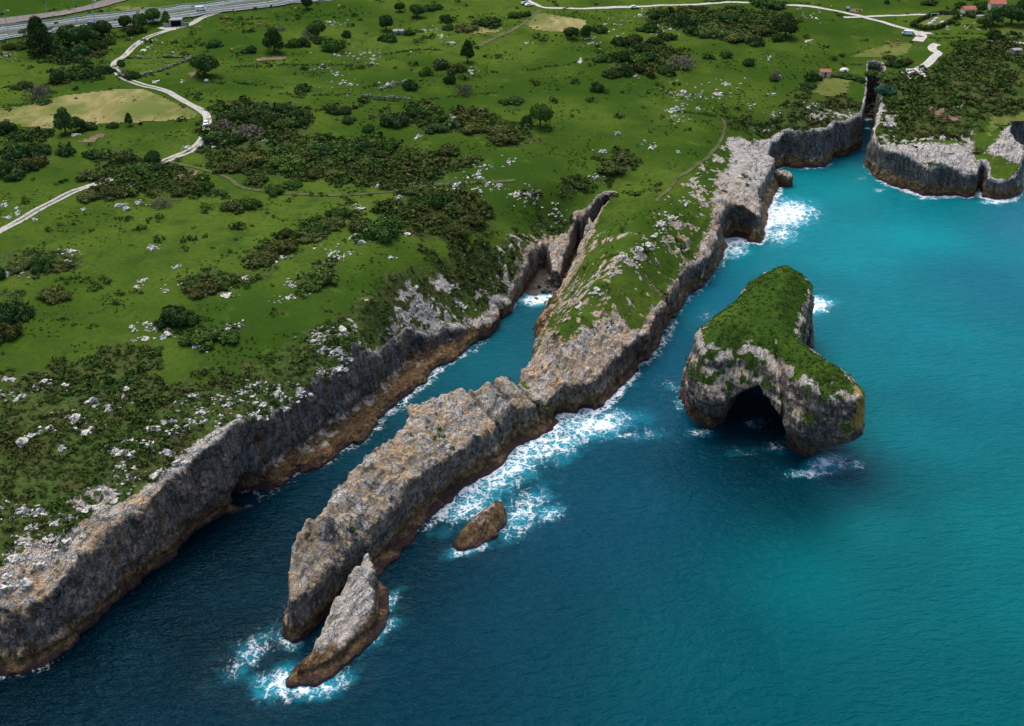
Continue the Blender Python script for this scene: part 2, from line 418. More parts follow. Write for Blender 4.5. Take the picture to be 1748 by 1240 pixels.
# ------------------------------------------------------------------ materials
def rock_color(g, P, white, warm, upness):
    """limestone: algae at the waterline, ochre tidal band, darker steep faces with streaks, paler tops"""
    z = g.n('ShaderNodeSeparateXYZ'); g.put(z.inputs[0], P); z = z.outputs[2]
    nb = g.noise(P, .22, 2)
    nm = g.noise(P, .9, 5, .72)
    nf = g.noise(P, 3.2, 3, .7)
    st = g.noise(g.mapping(P, (1, 1, .12)), 1.1, 3, .6)
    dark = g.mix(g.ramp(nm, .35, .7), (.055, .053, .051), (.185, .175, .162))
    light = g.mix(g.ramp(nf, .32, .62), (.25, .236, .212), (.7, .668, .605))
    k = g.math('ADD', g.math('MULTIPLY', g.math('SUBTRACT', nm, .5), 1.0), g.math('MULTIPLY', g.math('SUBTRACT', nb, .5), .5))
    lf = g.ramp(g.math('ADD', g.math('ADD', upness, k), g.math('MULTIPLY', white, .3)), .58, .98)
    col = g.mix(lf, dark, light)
    wf = g.math('MULTIPLY', g.ramp(g.math('ADD', g.math('ADD', g.math('ADD', g.math('MULTIPLY', nb, 1.1), -.05), g.math('MULTIPLY', g.math('SUBTRACT', nf, .5), 1.2)), g.math('MULTIPLY', g.math('SUBTRACT', nm, .5), 1.3)), .38, .64), warm, clamp=True)
    col = g.mix(g.math('MULTIPLY', wf, g.ramp(lf, 0, .45, .25, .85)), col, g.mix(g.ramp(nm, .35, .65), (.2, .115, .05), (.7, .46, .22)))
    # vertical run-off streaks
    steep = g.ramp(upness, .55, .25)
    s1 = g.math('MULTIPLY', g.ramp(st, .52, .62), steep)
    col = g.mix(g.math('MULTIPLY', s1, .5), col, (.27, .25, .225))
    st2 = g.noise(g.mapping(P, (1, 1, .09)), .6, 2, .6)
    col = g.mix(g.math('MULTIPLY', g.math('MULTIPLY', g.ramp(st2, .52, .66), steep), .75), col, (.13, .072, .03))
    # cracks
    vw = g.n('ShaderNodeVectorMath', operation='ADD')
    g.put(vw.inputs[0], P)
    nv = g.n('ShaderNodeTexNoise'); g.put(nv.inputs['Vector'], P); nv.inputs['Scale'].default_value = .7
    sc_ = g.n('ShaderNodeVectorMath', operation='SCALE'); g.put(sc_.inputs[0], nv.outputs[1]); sc_.inputs['Scale'].default_value = 1.4
    g.put(vw.inputs[1], sc_.outputs[0])
    v1 = g.voro(g.mapping(vw.outputs[0], (1, .55, .45), (.5, .2, -.55)), .62, 'DISTANCE_TO_EDGE').outputs['Distance']
    # bedding: thin beds standing on edge along the ridge
    bd = g.noise(g.mapping(g.mapping(P, (1, 1, 1), (.12, .3, .58)), (1.25, .2, .26)), 1.0, 4, .68, .35)
    cm = g.ramp(nb, .35, .6)
    cr = g.math('MAXIMUM', g.math('ADD', g.ramp(v1, 0, .055, 0, .6), .4), g.math('MULTIPLY', cm, .9))
    cr = g.math('MULTIPLY', cr, g.math('MULTIPLY', g.ramp(bd, .34, .47, .42, 1), g.ramp(bd, .5, .62, 1, 1.22)))
    col = g.mix(1.0, col, cr, 'MULTIPLY')
    # tidal zones
    zz = g.math('ADD', z, g.math('ADD', g.math('MULTIPLY', g.math('SUBTRACT', nb, .5), 7.0), g.math('MULTIPLY', g.math('SUBTRACT', nm, .5), 3.0)))
    och = g.mix(g.ramp(nm, .3, .7), (.05, .03, .013), (.27, .165, .065))
    och = g.mix(1.0, och, cr, 'MULTIPLY')
    col = g.mix(g.ramp(zz, 4.7, 3.3), col, och)
    z2 = g.math('ADD', z, g.math('ADD', g.math('MULTIPLY', g.math('SUBTRACT', nm, .5), 1.4), g.math('MULTIPLY', g.math('SUBTRACT', nb, .5), 4.0)))
    col = g.mix(g.ramp(z2, 1.55, .95), col, g.mix(nf, (.03, .016, .012), (.085, .042, .034)))
    hgt = g.math('ADD', g.math('MULTIPLY', nm, 1.7), g.math('MULTIPLY', cr, .6))
    hgt = g.math('ADD', hgt, g.math('MULTIPLY', bd, 1.3))
    return col, hgt, g.ramp(z, 1.8, .6, .85, .35)

def grass_color(g, P, scrub):
    nl = g.noise(P, .018, 2); nm = g.noise(P, .11, 3, .6); nf = g.noise(P, .75, 4, .68)
    c = g.mix(g.ramp(nl, .36, .64), (.028, .062, .0075), (.064, .104, .014))
    c = g.mix(g.math('MULTIPLY', g.ramp(nm, .48, .7), .75), c, (.029, .060, .011))
    c = g.mix(g.math('MULTIPLY', g.ramp(nm, .44, .25), .6), c, (.082, .115, .02))
    c = g.mix(g.ramp(nf, .45, .72, 0, .75), c, (.025, .053, .010))
    c = g.mix(g.ramp(nf, .42, .25, 0, .5), c, (.074, .104, .02))
    sc1 = g.mix(g.ramp(nf, .35, .65), (.027, .053, .013), (.066, .092, .024))
    sc1 = g.mix(g.ramp(nm, .48, .68, 0, .7), sc1, g.mix(nf, (.04, .041, .014), (.09, .078, .032)))
    f = g.ramp(g.math('ADD', scrub, g.math('MULTIPLY', g.math('SUBTRACT', nf, .5), .7)), .35, .65)
    return g.mix(f, c, sc1), g.math('MULTIPLY', nf, g.math('ADD', 1.0, g.math('MULTIPLY', f, 1.5)))

def mat_land():
    g = NT('land_surface')
    P = g.pos()
    a = g.attr('mask')                       # grass, white, warm + alpha scrub
    sp = g.n('ShaderNodeSeparateColor'); g.put(sp.inputs[0], a.outputs['Color'])
    gr, wh, wa = sp.outputs[0], sp.outputs[1], sp.outputs[2]
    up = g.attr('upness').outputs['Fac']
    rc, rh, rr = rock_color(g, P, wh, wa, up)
    gc, gh = grass_color(g, P, a.outputs['Alpha'])
    nz = g.noise(P, 1.0, 4, .7)
    f = g.ramp(g.math('ADD', gr, g.math('MULTIPLY', g.math('SUBTRACT', nz, .5), 2.1)), .4, .58)
    li = g.attr('lichen').outputs['Fac']
    rc = g.mix(g.ramp(g.math('ADD', li, g.math('MULTIPLY', g.math('SUBTRACT', nz, .5), 1.6)), .5, .75, 0, .85), rc, (.42, .25, .015))
    edge = g.ramp(gr, .98, .5)
    gc = g.mix(g.math('MULTIPLY', edge, .4), gc, (.085, .085, .03))
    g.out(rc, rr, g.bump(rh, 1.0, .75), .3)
    b2 = g.n('ShaderNodeBsdfDiffuse')
    g.put(b2.inputs['Color'], gc); g.put(b2.inputs['Normal'], g.bump(gh, .8, .32))
    mx = g.n('ShaderNodeMixShader')
    g.put(mx.inputs[0], f); g.t.links.new(g.b.outputs[0], mx.inputs[1]); g.t.links.new(b2.outputs[0], mx.inputs[2])
    g.t.links.new(mx.outputs[0], g.t.nodes['Material Output'].inputs[0])
    return g.m

def mat_sea():
    g = NT('sea_water')
    P = g.pos()
    a = g.attr('tint').outputs['Color']
    fo = g.attr('foam').outputs['Fac']
    nl = g.noise(P, .022, 3, .6, .3)
    col = g.mix(g.ramp(nl, .36, .66, 0, .3), a, g.mix(.6, a, (.0, .03, .06)))
    w1 = g.noise(g.mapping(P, (.5, 1, 1), (0, 0, -.35)), .55, 3, .65, .4)
    w2 = g.noise(g.mapping(P, (.6, 1, 1), (0, 0, -.15)), 1.7, 2, .6)
    hh = g.math('ADD', w1, g.math('MULTIPLY', w2, .3))
    bp = g.bump(hh, 1.0, .75)
    g.b.inputs['IOR'].default_value = 1.33
    g.b.inputs['Specular Tint'].default_value = (.06, .6, 1, 1)
    g.out(col, .1, bp, .09)
    # foam: only worked out where the sea breaks
    nm = g.noise(P, .17, 3, .6)
    ae = g.attr('aer').outputs['Fac']
    aer = g.ramp(g.math('ADD', ae, g.math('MULTIPLY', g.math('SUBTRACT', nm, .5), .9)), .2, .95, 0, .85)
    colf = g.mix(aer, col, (.012, .30, .41))
    nv = g.n('ShaderNodeTexNoise'); g.put(nv.inputs['Vector'], P); nv.inputs['Scale'].default_value = .5; nv.inputs['Detail'].default_value = 4
    sc_ = g.n('ShaderNodeVectorMath', operation='SCALE'); g.put(sc_.inputs[0], nv.outputs[1]); sc_.inputs['Scale'].default_value = 4.5
    ad = g.n('ShaderNodeVectorMath', operation='ADD'); g.put(ad.inputs[0], P); g.put(ad.inputs[1], sc_.outputs[0])
    v1 = g.voro(ad.outputs[0], .3, 'DISTANCE_TO_EDGE').outputs['Distance']
    v2 = g.voro(ad.outputs[0], .8, 'DISTANCE_TO_EDGE').outputs['Distance']
    n2_ = g.noise(g.mapping(P, (1, .5, 1), (0, 0, .55)), .5, 5, .7, .6)
    n3_ = g.noise(P, 1.8, 3, .7)
    web = g.math('MULTIPLY', g.ramp(v1, .0, .2), g.ramp(v2, -.08, .3))
    lev = g.math('ADD', web, g.math('ADD', g.math('MULTIPLY', g.math('SUBTRACT', n2_, .5), 1.5), g.math('MULTIPLY', g.math('SUBTRACT', n3_, .5), .6)))
    f = g.math('MULTIPLY', g.ramp(g.math('SUBTRACT', g.math('MULTIPLY', fo, 1.45), lev), .22, .95), g.ramp(fo, .05, .2))
    colf = g.mix(f, colf, (.76, .8, .82))
    fb = g.n('ShaderNodeBsdfPrincipled')
    g.put(fb.inputs['Base Color'], colf); g.put(fb.inputs['Roughness'], g.ramp(f, 0, 1, .1, .8)); g.put(fb.inputs['Normal'], bp)
    fb.inputs['IOR'].default_value = 1.33; fb.inputs['Specular IOR Level'].default_value = .1; fb.inputs['Specular Tint'].default_value = (.3, .75, 1, 1)
    mx = g.n('ShaderNodeMixShader')
    g.put(mx.inputs[0], g.ramp(g.math('MAXIMUM', fo, ae), .03, .14)); g.t.links.new(g.b.outputs[0], mx.inputs[1]); g.t.links.new(fb.outputs[0], mx.inputs[2])
    g.t.links.new(mx.outputs[0], g.t.nodes['Material Output'].inputs[0])
    return g.m

M_LAND = mat_land()
M_SEA = mat_sea()

# ------------------------------------------------------------------ land masks
def lpoly(pts, z0=20.0):
    u, v = np.array(pts, float).T
    x, y, z = on_land(u, v, z0)
    return np.stack([x, y], 1)

# bare rock on top surfaces (photo outline laid on the land)
ROCKP = [
 lpoly([(1240,235),(1262,232),(1300,255),(1330,290),(1330,330),(1300,400),(1240,420),(1200,480),(1120,600),(1010,710),(940,720),(890,640),(915,590),(935,562),(965,585),(1000,557),(1050,530),(1085,560),(1128,540),(1136,505),(1158,470),(1184,430),(1211,390),(1213,345),(1224,305),(1245,275)], 15),
 lpoly([(1285,238),(1330,226),(1400,228),(1440,236),(1470,236),(1470,260),(1400,300),(1300,300)], 12),
 lpoly([(1480,262),(1500,246),(1550,246),(1620,246),(1665,238),(1672,300),(1748,300),(1748,350),(1500,350),(1470,290)], 12),
 lpoly([(1690,246),(1702,234),(1712,217),(1735,210),(1760,212),(1760,280),(1720,280),(1680,262)], 14),
 lpoly([(700,604),(720,580),(760,562),(800,545),(845,525),(850,560),(800,600),(700,640)], 9),
 lpoly([(900,432),(925,395),(970,398),(1008,372),(1020,372),(1000,440),(960,500),(890,512),(880,490)], 14)]
SCRUBP = [[(0,640),(60,640),(140,610),(215,585),(280,590),(262,640),(330,645),(420,632),(480,605),(520,575),(600,520),(640,490),(730,455),(800,420),(880,400),(930,380),(1000,360),(960,430),(880,500),(800,560),(700,600),(640,660),(560,690),(450,760),(380,760),(290,820),(150,960),(0,1030)],
 [(180,250),(270,270),(330,290),(380,330),(300,340),(250,330),(200,340),(150,330)],
 [(330,250),(450,220),(520,225),(590,240),(660,230),(720,260),(800,280),(740,320),(660,330),(600,310),(520,310),(430,300),(380,290)],
 [(720,320),(800,330),(840,370),(850,400),(790,410),(700,400),(640,400),(630,360)],
 [(360,175),(420,170),(520,180),(530,210),(480,235),(400,245),(350,240)],
 [(640,200),(740,170),(760,190),(830,190),(890,220),(930,240),(880,250),(800,230),(720,220),(660,215)],
 [(420,430),(500,395),(590,350),(610,362),(560,390),(480,440),(430,445)], [(315,470),(360,455),(420,470),(470,455),(450,480),(380,500),(330,495)], [(500,480),(560,440),(585,450),(570,480),(520,510)],
 [(0,500),(40,490),(60,530),(30,570),(0,580)], [(0,430),(60,420),(130,430),(150,450),(60,480),(0,470)], [(340,560),(410,550),(420,580),(350,590)],
 [(1020,290),(1060,262),(1085,275),(1080,290),(1030,310)], [(960,310),(1010,300),(1000,330),(960,330)],
 [(1100,20),(1180,10),(1300,20),(1360,35),(1340,65),(1260,60),(1180,50),(1110,50)], [(1030,95),(1120,70),(1180,95),(1140,130),(1050,130)],
 [(1250,210),(1330,190),(1370,150),(1390,170),(1450,170),(1470,190),(1470,240),(1400,235),(1330,230),(1270,228)],
 [(1490,180),(1520,130),(1580,120),(1640,70),(1748,60),(1748,190),(1690,200),(1660,240),(1560,245),(1500,250)],
 [(0,230),(60,225),(90,260),(80,290),(0,300)], [(30,40),(120,50),(200,60),(170,100),(100,120),(60,100)], [(80,120),(190,105),(190,125),(100,145)]]
SCRUBP = [lpoly(p, 22) for p in SCRUBP]
BAREP = [[(150,325),(290,300),(330,292),(345,300),(310,310)], [(428,100),(495,95),(495,101),(430,104)], [(120,238),(170,225),(180,232),(150,246)], [(1232,205),(1243,203),(1240,212),(1233,213)], [(1575,170),(1640,185),(1640,205),(1600,205),(1560,180)]]
BAREP = [lpoly(p, 24) for p in BAREP]

OUTP = [  # stretches of turf broken by white outcrops: outline, share of rock
 ([(600,520),(700,480),(800,430),(890,400),(930,400),(900,470),(860,510),(780,560),(700,600),(640,660),(560,690),(540,640),(560,590)], .36),
 ([(1020,400),(990,460),(960,510),(930,560),(960,590),(1060,540),(1120,540),(1190,400),(1240,280),(1240,240),(1200,280),(1140,330),(1090,400)], .45),
 ([(380,740),(440,690),(520,650),(600,650),(560,690),(470,760),(420,770)], .4),
 ([(0,940),(100,870),(200,800),(290,760),(380,720),(400,750),(290,820),(150,970),(0,1030)], .3),
 ([(1370,180),(1440,170),(1470,220),(1400,232),(1350,230)], .3), ([(1495,170),(1530,190),(1540,240),(1500,250),(1485,200)], .4),
 ([(1500,250),(1660,225),(1665,250),(1500,262)], .5)]
OUTP = [(lpoly(p, 16), k) for p, k in OUTP]

def land_masks(x, y, z, nz, d2, att=None):
    """grass, white, warm, scrub per vertex"""
    wob = 2.2 * fbm2(x / 5 + 40, y / 5, 3)
    rock = np.zeros(x.shape)
    for p in ROCKP:
        m = (x > p[:, 0].min() - 6) & (x < p[:, 0].max() + 6) & (y > p[:, 1].min() - 6) & (y < p[:, 1].max() + 6)
        if m.any():
            rock[m] = np.maximum(rock[m], sstep(-1.5, 2.5, poly_dist(x[m], y[m], p) + wob[m]))
    # karst rim of the left cliff, the bare fin
    main = (x < -36 + (y - 267) * .9) & (x < 0)
    front = sstep(-44, -62, x) * main
    rock = np.maximum(rock, front * sstep(4.6, 1.6, d2 + 4.2 * fbm2(x / 6, y / 6, 3)))
    rock = np.maximum(rock, main * sstep(-70, -20, x) * sstep(3.6, 1.0, d2 + 2.5 * fbm2(x / 4, y / 4, 2)))
    fin = (~main) & (y < 276) & (x < 8)
    rock = np.where(fin, np.maximum(rock, .84 + .3 * fbm2(x / 4, y / 4, 2)), rock)
    on = n2(x / 2.2 + 3, y / 2.2) * .55 + n2(x / 6.5, y / 6.5 + 9) * .45 + n2(x / 1.0, y / 1.0) * .45
    for p, k in OUTP:
        m = (x > p[:, 0].min() - 6) & (x < p[:, 0].max() + 6) & (y > p[:, 1].min() - 6) & (y < p[:, 1].max() + 6)
        if m.any():
            zone = sstep(-3, 3, poly_dist(x[m], y[m], p))
            rock[m] = np.maximum(rock[m], zone * sstep(.62 - k, .78 - k, on[m]))
    if att is not None:
        rock = np.maximum(rock, sstep(2.0, .8, d2 - att[:, 0] - att[:, 1]))
    steep = sstep(.66, .48, nz)
    grass = np.clip(1 - np.maximum(rock, steep), 0, 1)
    low = sstep(5.5, 3.5, z)
    grass = np.minimum(grass, 1 - low)
    white = np.where(main, 1.0, np.where(fin, .85, .8)) + .15 * sstep(380, 440, y)
    warm = np.where(main, .35, 1.0) * (1 - .8 * sstep(385, 430, y))
    scrub = np.zeros(x.shape)
    for p in SCRUBP:
        m = (x > p[:, 0].min() - 8) & (x < p[:, 0].max() + 8) & (y > p[:, 1].min() - 8) & (y < p[:, 1].max() + 8)
        if m.any():
            scrub[m] = np.maximum(scrub[m], sstep(-5.0, 5.0, poly_dist(x[m], y[m], p) + 2.6 * wob[m]))
    return np.stack([grass, np.clip(white, 0, 1), warm, scrub], 1)

# ------------------------------------------------------------------ cliffs: implicit rock surface
# hollows: x, y, z, rx, ry, rz
CAVES = []
for u, v, z, rx, ry, rz in [(945,662,6,2.2,4,2.4), (434,838,2.5,9,5.5,4.6), (1000,700,1,3,3,2.5), (1262,385,6,6,7,7), (1250,400,3,5,5,5), (722,894,2.4,3.5,2,1.3), (510,1078,3,1.5,1.5,1.5), (958,706,1.4,2.5,3,2.2), (1510,308,2,3,3,2)]:
    x, y = un(u, v, z); CAVES.append((float(x), float(y), z, rx, ry, rz))

def rock_noise(x, y, z):
    """slabs and blocks: bedding runs along the ridge and stands steeply, creased by joints"""
    big = n3(x / 12, y / 12, z / 14) * .7 + n3(x / 6.1 + 9, y / 6.1, z / 7) * .45
    al = x * .55 + y * .835; ac = x * .835 - y * .55 + z * .35
    fl = n3(al / 2.0 + 5, ac / 1.8, z / 11) * .55
    b1 = np.abs(n3(al / 6.5 + 20, ac / 1.9, z / 6.5 + 7))
    b2 = np.abs(n3(al / 2.6 + 31, ac / 1.0 + 8, z / 3.4))
    t = ac / 2.3 + 1.1 * n3(al / 9 + 3, ac / 9, z / 9 + 4)
    cr = np.abs(t - np.floor(t) - .5) * 2
    gro = np.clip(cr / .35, 0, 1) - 1
    return big, fl + .75 * (b1 - .28) + .6 * (b2 - .28) + .5 * gro + .16

def profile(z, bench, ledge):
    """how far the face stands back from the waterline outline at height z"""
    s = bench * sstep(.5, 1.9, z) + ledge * sstep(1.8, 3.5, z) - .8 * sstep(0, -2, z)
    s = s - .55 * np.exp(-((z - 3.0) / 1.1) ** 2) * (bench > .4)
    return s + .06 * np.maximum(z - 6, 0)

def build_cliff(name, x0, x1, y0, y1, z1, vox, W, keep=None):
    xs = np.arange(x0, x1 + vox, vox); ys = np.arange(y0, y1 + vox, vox); zs = np.arange(-1.6, z1, vox)
    X, Y = np.meshgrid(xs, ys, indexing='ij')
    # coarse distance first to find the band
    d2, A = coast(X.ravel(), Y.ravel())
    band = (d2 > -5) & (d2 < W)
    if keep is not None: band &= keep(X.ravel(), Y.ravel())
    k = np.where(band)[0]
    xx = X.ravel()[k]; yy = Y.ravel()[k]; dd = d2[k]; aa = A[k]
    hh = h_land(xx, yy)
    m0 = land_masks(xx, yy, hh, np.ones_like(xx), dd, aa)
    rocky = 1 - m0[:, 0]
    # karst pinnacles where bare rock crops out on top
    kn = np.maximum(0, .55 - np.abs(n2(xx / 1.9, yy / 1.9)) * 2.2) + .7 * np.maximum(0, n2(xx / 3.3 + 8, yy / 3.3))
    hh = hh + rocky * (kn * 1.35 - .4) + (1 - rocky) * .25 * n2(xx / 1.7, yy / 1.7)
    x3 = xx[:, None]; y3 = yy[:, None]; z3 = zs[None, :]
    x3, y3, z3 = np.broadcast_arrays(x3, y3, z3)
    big, fine = rock_noise(x3, y3, z3)
    rough = aa[:, 2:3]
    side = ((xx + 43) * 80 - (yy - 191) * 49) / 93.8
    incl = .34 * sstep(0, 4, side) * (yy < 272) * (xx < 6) * (xx > -46)
    D = dd[:, None] - profile(z3, aa[:, 0:1], aa[:, 1:2]) - incl[:, None] * np.maximum(z3 - 2.5, 0) + rough * (2.1 * big + .85 * fine) + .2 * fine
    T = (hh[:, None] - z3) + rocky[:, None] * (1.0 * fine + .7 * big * rough)
    f = smin(T, D, 1.3)
    for (cx, cy, cz, rx, ry, rz) in CAVES:
        m = (np.abs(xx - cx) < rx * 1.6) & (np.abs(yy - cy) < ry * 1.6)
        if m.any():
            q = np.sqrt(((x3[m] - cx) / rx) ** 2 + ((y3[m] - cy) / ry) ** 2 + ((z3[m] - cz) / rz) ** 2)
            f[m] = np.minimum(f[m], (q - 1) * min(rx, ry, rz) + .5 * fine[m])
    # clefts: x, y, depth across the strike
    for cx, cy, dep, wd_ in ((3.2, 271.5, 3.0, .8), (-9, 259.5, 1.6, .6), (-1, 263, 1.2, .5), (46, 329, 1.6, .7), (59, 357, 1.8, .7)):
        m = (np.abs(xx - cx) < 14) & (np.abs(yy - cy) < 14)
        if m.any():
            q = (x3[m] - cx) * .55 + (y3[m] - cy) * .835 + .8 * fine[m]
            f[m] -= dep * np.exp(-(q / wd_) ** 2) * sstep(1, 4, z3[m])
    F = np.full((X.size, len(zs)), -1, np.float32)
    F[k] = f
    F = F.reshape(len(xs), len(ys), len(zs))
    V, Q = surface_nets(F, band.reshape(X.shape), (x0, y0, -1.6), vox)
    N = vert_normals(V, Q)
    if np.mean(N[:, 2]) < 0:
        Q = Q[:, ::-1]; N = -N
    vx, vy, vz = V.T
    vd, va = coast(vx, vy)
    # broad facing from the smooth surface, so tone follows the form and not every facet
    M = land_masks(vx, vy, vz, N[:, 2], vd, va)
    me = np_mesh(name, V, Q, False)
    vattr(me, 'mask', M)
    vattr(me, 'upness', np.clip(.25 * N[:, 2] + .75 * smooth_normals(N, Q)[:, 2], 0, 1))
    return me

BANDW = 12.0
YS = 382.0
cl1 = add('sea_cliff', build_cliff('sea_cliff', -150, 112, 158, YS + 1, 29, .43, BANDW), M_LAND)
cl2 = add('sea_cliff', build_cliff('sea_cliff_far', -12, 285, YS, 625, 33, .8, BANDW), M_LAND)

# ------------------------------------------------------------------ terrain sheet
def spaced(lo, hi, f0, f1, step, grow=1.12, big=45):
    a = list(np.arange(f0, f1 + step, step))
    s = step; q = a[0]; left = []
    while q > lo:
        s = min(s * grow, big); q -= s; left.append(q)
    s = step; q = a[-1]; right = []
    while q < hi:
        s = min(s * grow, big); q += s; right.append(q)
    return np.array(left[::-1] + a + right)

gx = spaced(-2400, 2400, -235, 235, 1.1)
gy = np.concatenate([np.arange(120, 420, .95), spaced(420, 3200, 420, 690, 1.7)])
GX, GY = np.meshgrid(gx, gy, indexing='ij')
fx, fy = GX.ravel(), GY.ravel()
fd = coast(fx, fy)[0]
near = (fx > -149) & (fx < 284) & (fy < 624)
keepv = fd > np.where(near, BANDW - 2.2, -3)
fh = np.zeros(fx.shape)
fh[keepv] = h_land(fx[keepv], fy[keepv]) - np.where(near[keepv], .06, 0)
fh = np.where(fd < 0, np.minimum(fh, fd), fh)
nxg, nyg = GX.shape
I = np.arange(nxg * nyg).reshape(nxg, nyg)
q = np.stack([I[:-1, :-1], I[1:, :-1], I[1:, 1:], I[:-1, 1:]], -1).reshape(-1, 4)
q = q[keepv[q].all(1)]
used = np.unique(q); remap = np.full(len(fx), -1); remap[used] = np.arange(len(used))
V = np.stack([fx[used], fy[used], fh[used]], 1)
me = np_mesh('terrain', V, remap[q], True)
M = np.zeros((len(V), 4))
step_ = 200000
for a in range(0, len(V), step_):
    b = slice(a, a + step_)
    M[b] = land_masks(V[b, 0], V[b, 1], V[b, 2], np.ones(len(V[b])), fd[used][b])
for p in BAREP:
    m = (V[:, 0] > p[:, 0].min() - 6) & (V[:, 0] < p[:, 0].max() + 6) & (V[:, 1] > p[:, 1].min() - 6) & (V[:, 1] < p[:, 1].max() + 6)
vattr(me, 'mask', M)
vattr(me, 'upness', np.ones(len(V)))
terrain = add('terrain', me, M_LAND, kind='structure')
for c in (cl1, cl2):
    c.parent = terrain

# ------------------------------------------------------------------ sea
SEAC = [  # u, v, linear colour of the water there (depth and sea bed, plus shade painted in by the stack and left cliff)
 (1400,330,(0.0007,0.1739,0.1964)),(1560,400,(0.0007,0.1966,0.2256)),(1700,480,(0.0043,0.1210,0.1674)),(1748,380,(0.0144,0.1361,0.1964)),(1450,430,(0.0007,0.1739,0.2037)),(1560,560,(0.0007,0.1512,0.1819)),(1700,650,(0.0009,0.1260,0.1565)),(1250,520,(0.0009,0.0900,0.1354)),(1150,620,(0.0008,0.0595,0.1062)),(1120,720,(0.0008,0.0595,0.1062)),
 (1500,900,(0.0000,0.1159,0.1227)),(1700,900,(0.0000,0.1260,0.1311)),(1700,1200,(0.0000,0.0726,0.0804)),(1400,1000,(0.0000,0.1008,0.1100)),(1200,1100,(0.0000,0.0554,0.0694)),(1000,900,(0.0000,0.0382,0.0697)),(900,1050,(0.0000,0.0289,0.0493)),(700,1150,(0.0000,0.0174,0.0298)),(400,1000,(0.0000,0.0087,0.0161)),(200,1150,(0.0000,0.0062,0.0112)),(0,1240,(0.0000,0.0050,0.0087)),
 (550,850,(0.0000,0.0119,0.0221)),(640,760,(0.0008,0.0306,0.0459)),(740,700,(0.0008,0.0553,0.0765)),(830,620,(0.0008,0.0850,0.1105)),(900,540,(0.0008,0.0680,0.0935)),(1480,240,(0.0029,0.0454,0.0801)),(1100,850,(0.0000,0.0467,0.0782)),(1560,740,(0.0000,0.1260,0.1480)),(1748,1000,(0.0000,0.1058,0.1142)),(1320,400,(0.0007,0.1739,0.2037)),(1620,360,(0.0007,0.1361,0.1600)),(1480,620,(0.0000,0.1350,0.1607)),
 (1290,800,(0.0000,0.0063,0.0110)),(1240,760,(0.0000,0.0090,0.0152)),(1370,850,(0.0000,0.0144,0.0220)),(1300,720,(0.0000,0.0054,0.0102)),(1180,800,(0.0000,0.0252,0.0423)),(1440,840,(0.0000,0.0405,0.0550)),(80,1180,(0.0000,0.0037,0.0068)),(250,1050,(0.0000,0.0037,0.0068)),(420,900,(0.0000,0.0050,0.0087)),(120,1130,(0.0000,0.0031,0.0056)),(320,960,(0.0000,0.0037,0.0068)),(680,1000,(0.0000,0.0099,0.0186)),(740,930,(0.0000,0.0112,0.0211))]  # darkest points paint the stack's reflection and left cliff's shade into the water
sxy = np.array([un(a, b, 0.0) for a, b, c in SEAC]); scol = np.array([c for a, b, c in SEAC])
FOAMB = [  # u, v, radius m along, across, angle deg, strength
 (1340,365,13,9,60,1.15),(1330,400,8,6,60,.75),(1255,428,6,4,60,.8),(1372,365,9,3,10,.6),(1385,520,6,5,40,1.1),(1350,568,3.5,3,40,.8),(860,800,17,6.5,52,.8),(930,760,15,7,40,.74),(1010,725,11,6,20,.85),(800,860,9,5,50,.75),(895,870,9,5,60,.62),(1075,742,12,3,5,.42),(880,900,7,4,60,.5),
 (935,875,4,3,50,.66),(850,890,5,3,60,.7),(800,938,6,2,20,.55),(920,512,6,3.4,10,1.2),(520,1165,7,4,20,.8),(480,1165,5,4,20,.72),(560,1170,5,3,20,.62),(430,1115,8,4,60,.48),(500,1100,3,2,0,.5),(640,1085,6,2.2,55,.62),(665,1030,4,2,75,.6),(1410,790,5,2.5,20,.85),(1385,808,6,2.5,10,.62),(1450,795,5,2.5,10,.45),(1195,738,4,2,0,.5),(1160,690,4,2,80,.5),(1150,660,3,5,60,.42),
 (1290,720,5,5,0,.33),(1330,760,5,4,30,.38),(1265,770,6,3,0,.25),(1030,690,12,2,52,.6),(1210,540,5,3,40,.35),(600,745,9,3,50,.4),(575,770,6,3,50,.35),(650,690,6,2.5,50,.42),(1470,305,4,2,40,.4),(1500,325,3,2,30,.5),(1700,345,6,2,5,.8),(1600,338,9,1.6,5,.7),(1481,220,2,1.5,0,.8),(1482,204,2.2,1.5,0,1.0),(1380,288,8,1.5,0,.5)]
gx = spaced(-1500, 2400, -118, 250, .9, 1.15, 60); gy = spaced(-400, 900, 150, 560, .9, 1.15, 60)
GX, GY = np.meshgrid(gx, gy, indexing='ij')
sx, sy = GX.ravel(), GY.ravel()
sdist, satt = coast(sx, sy)
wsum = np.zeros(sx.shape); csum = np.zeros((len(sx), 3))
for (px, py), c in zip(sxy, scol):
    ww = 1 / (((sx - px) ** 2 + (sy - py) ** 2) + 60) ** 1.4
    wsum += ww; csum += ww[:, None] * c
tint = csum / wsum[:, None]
aer = np.zeros(sx.shape)
foam = satt[:, 3] * sstep(-4.2, -.6, sdist + 1.0 * fbm2(sx / 4, sy / 4, 2)) * .95
for u, v, ra, rb, ang, st in FOAMB:
    px, py = un(u, v, 0.0); c, s = math.cos(math.radians(ang)), math.sin(math.radians(ang))
    dx, dy = sx - px, sy - py
    e = ((dx * c + dy * s) / ra) ** 2 + ((-dx * s + dy * c) / rb) ** 2
    foam = np.maximum(foam, .82 * st * np.exp(-e * .75))
    aer = np.maximum(aer, min(1, st) * np.exp(-e * .42))
far_ = np.clip((np.abs(sx - 60) - 300) / 200, 0, 1)
swell = .16 * n2((sx * .5 + sy * .85) / 7, (sx * .85 - sy * .5) / 16) + .09 * n2(sx / 3.1, sy / 4.2) + .35 * np.clip(foam, 0, 1) * n2(sx / 2.2, sy / 2.2)
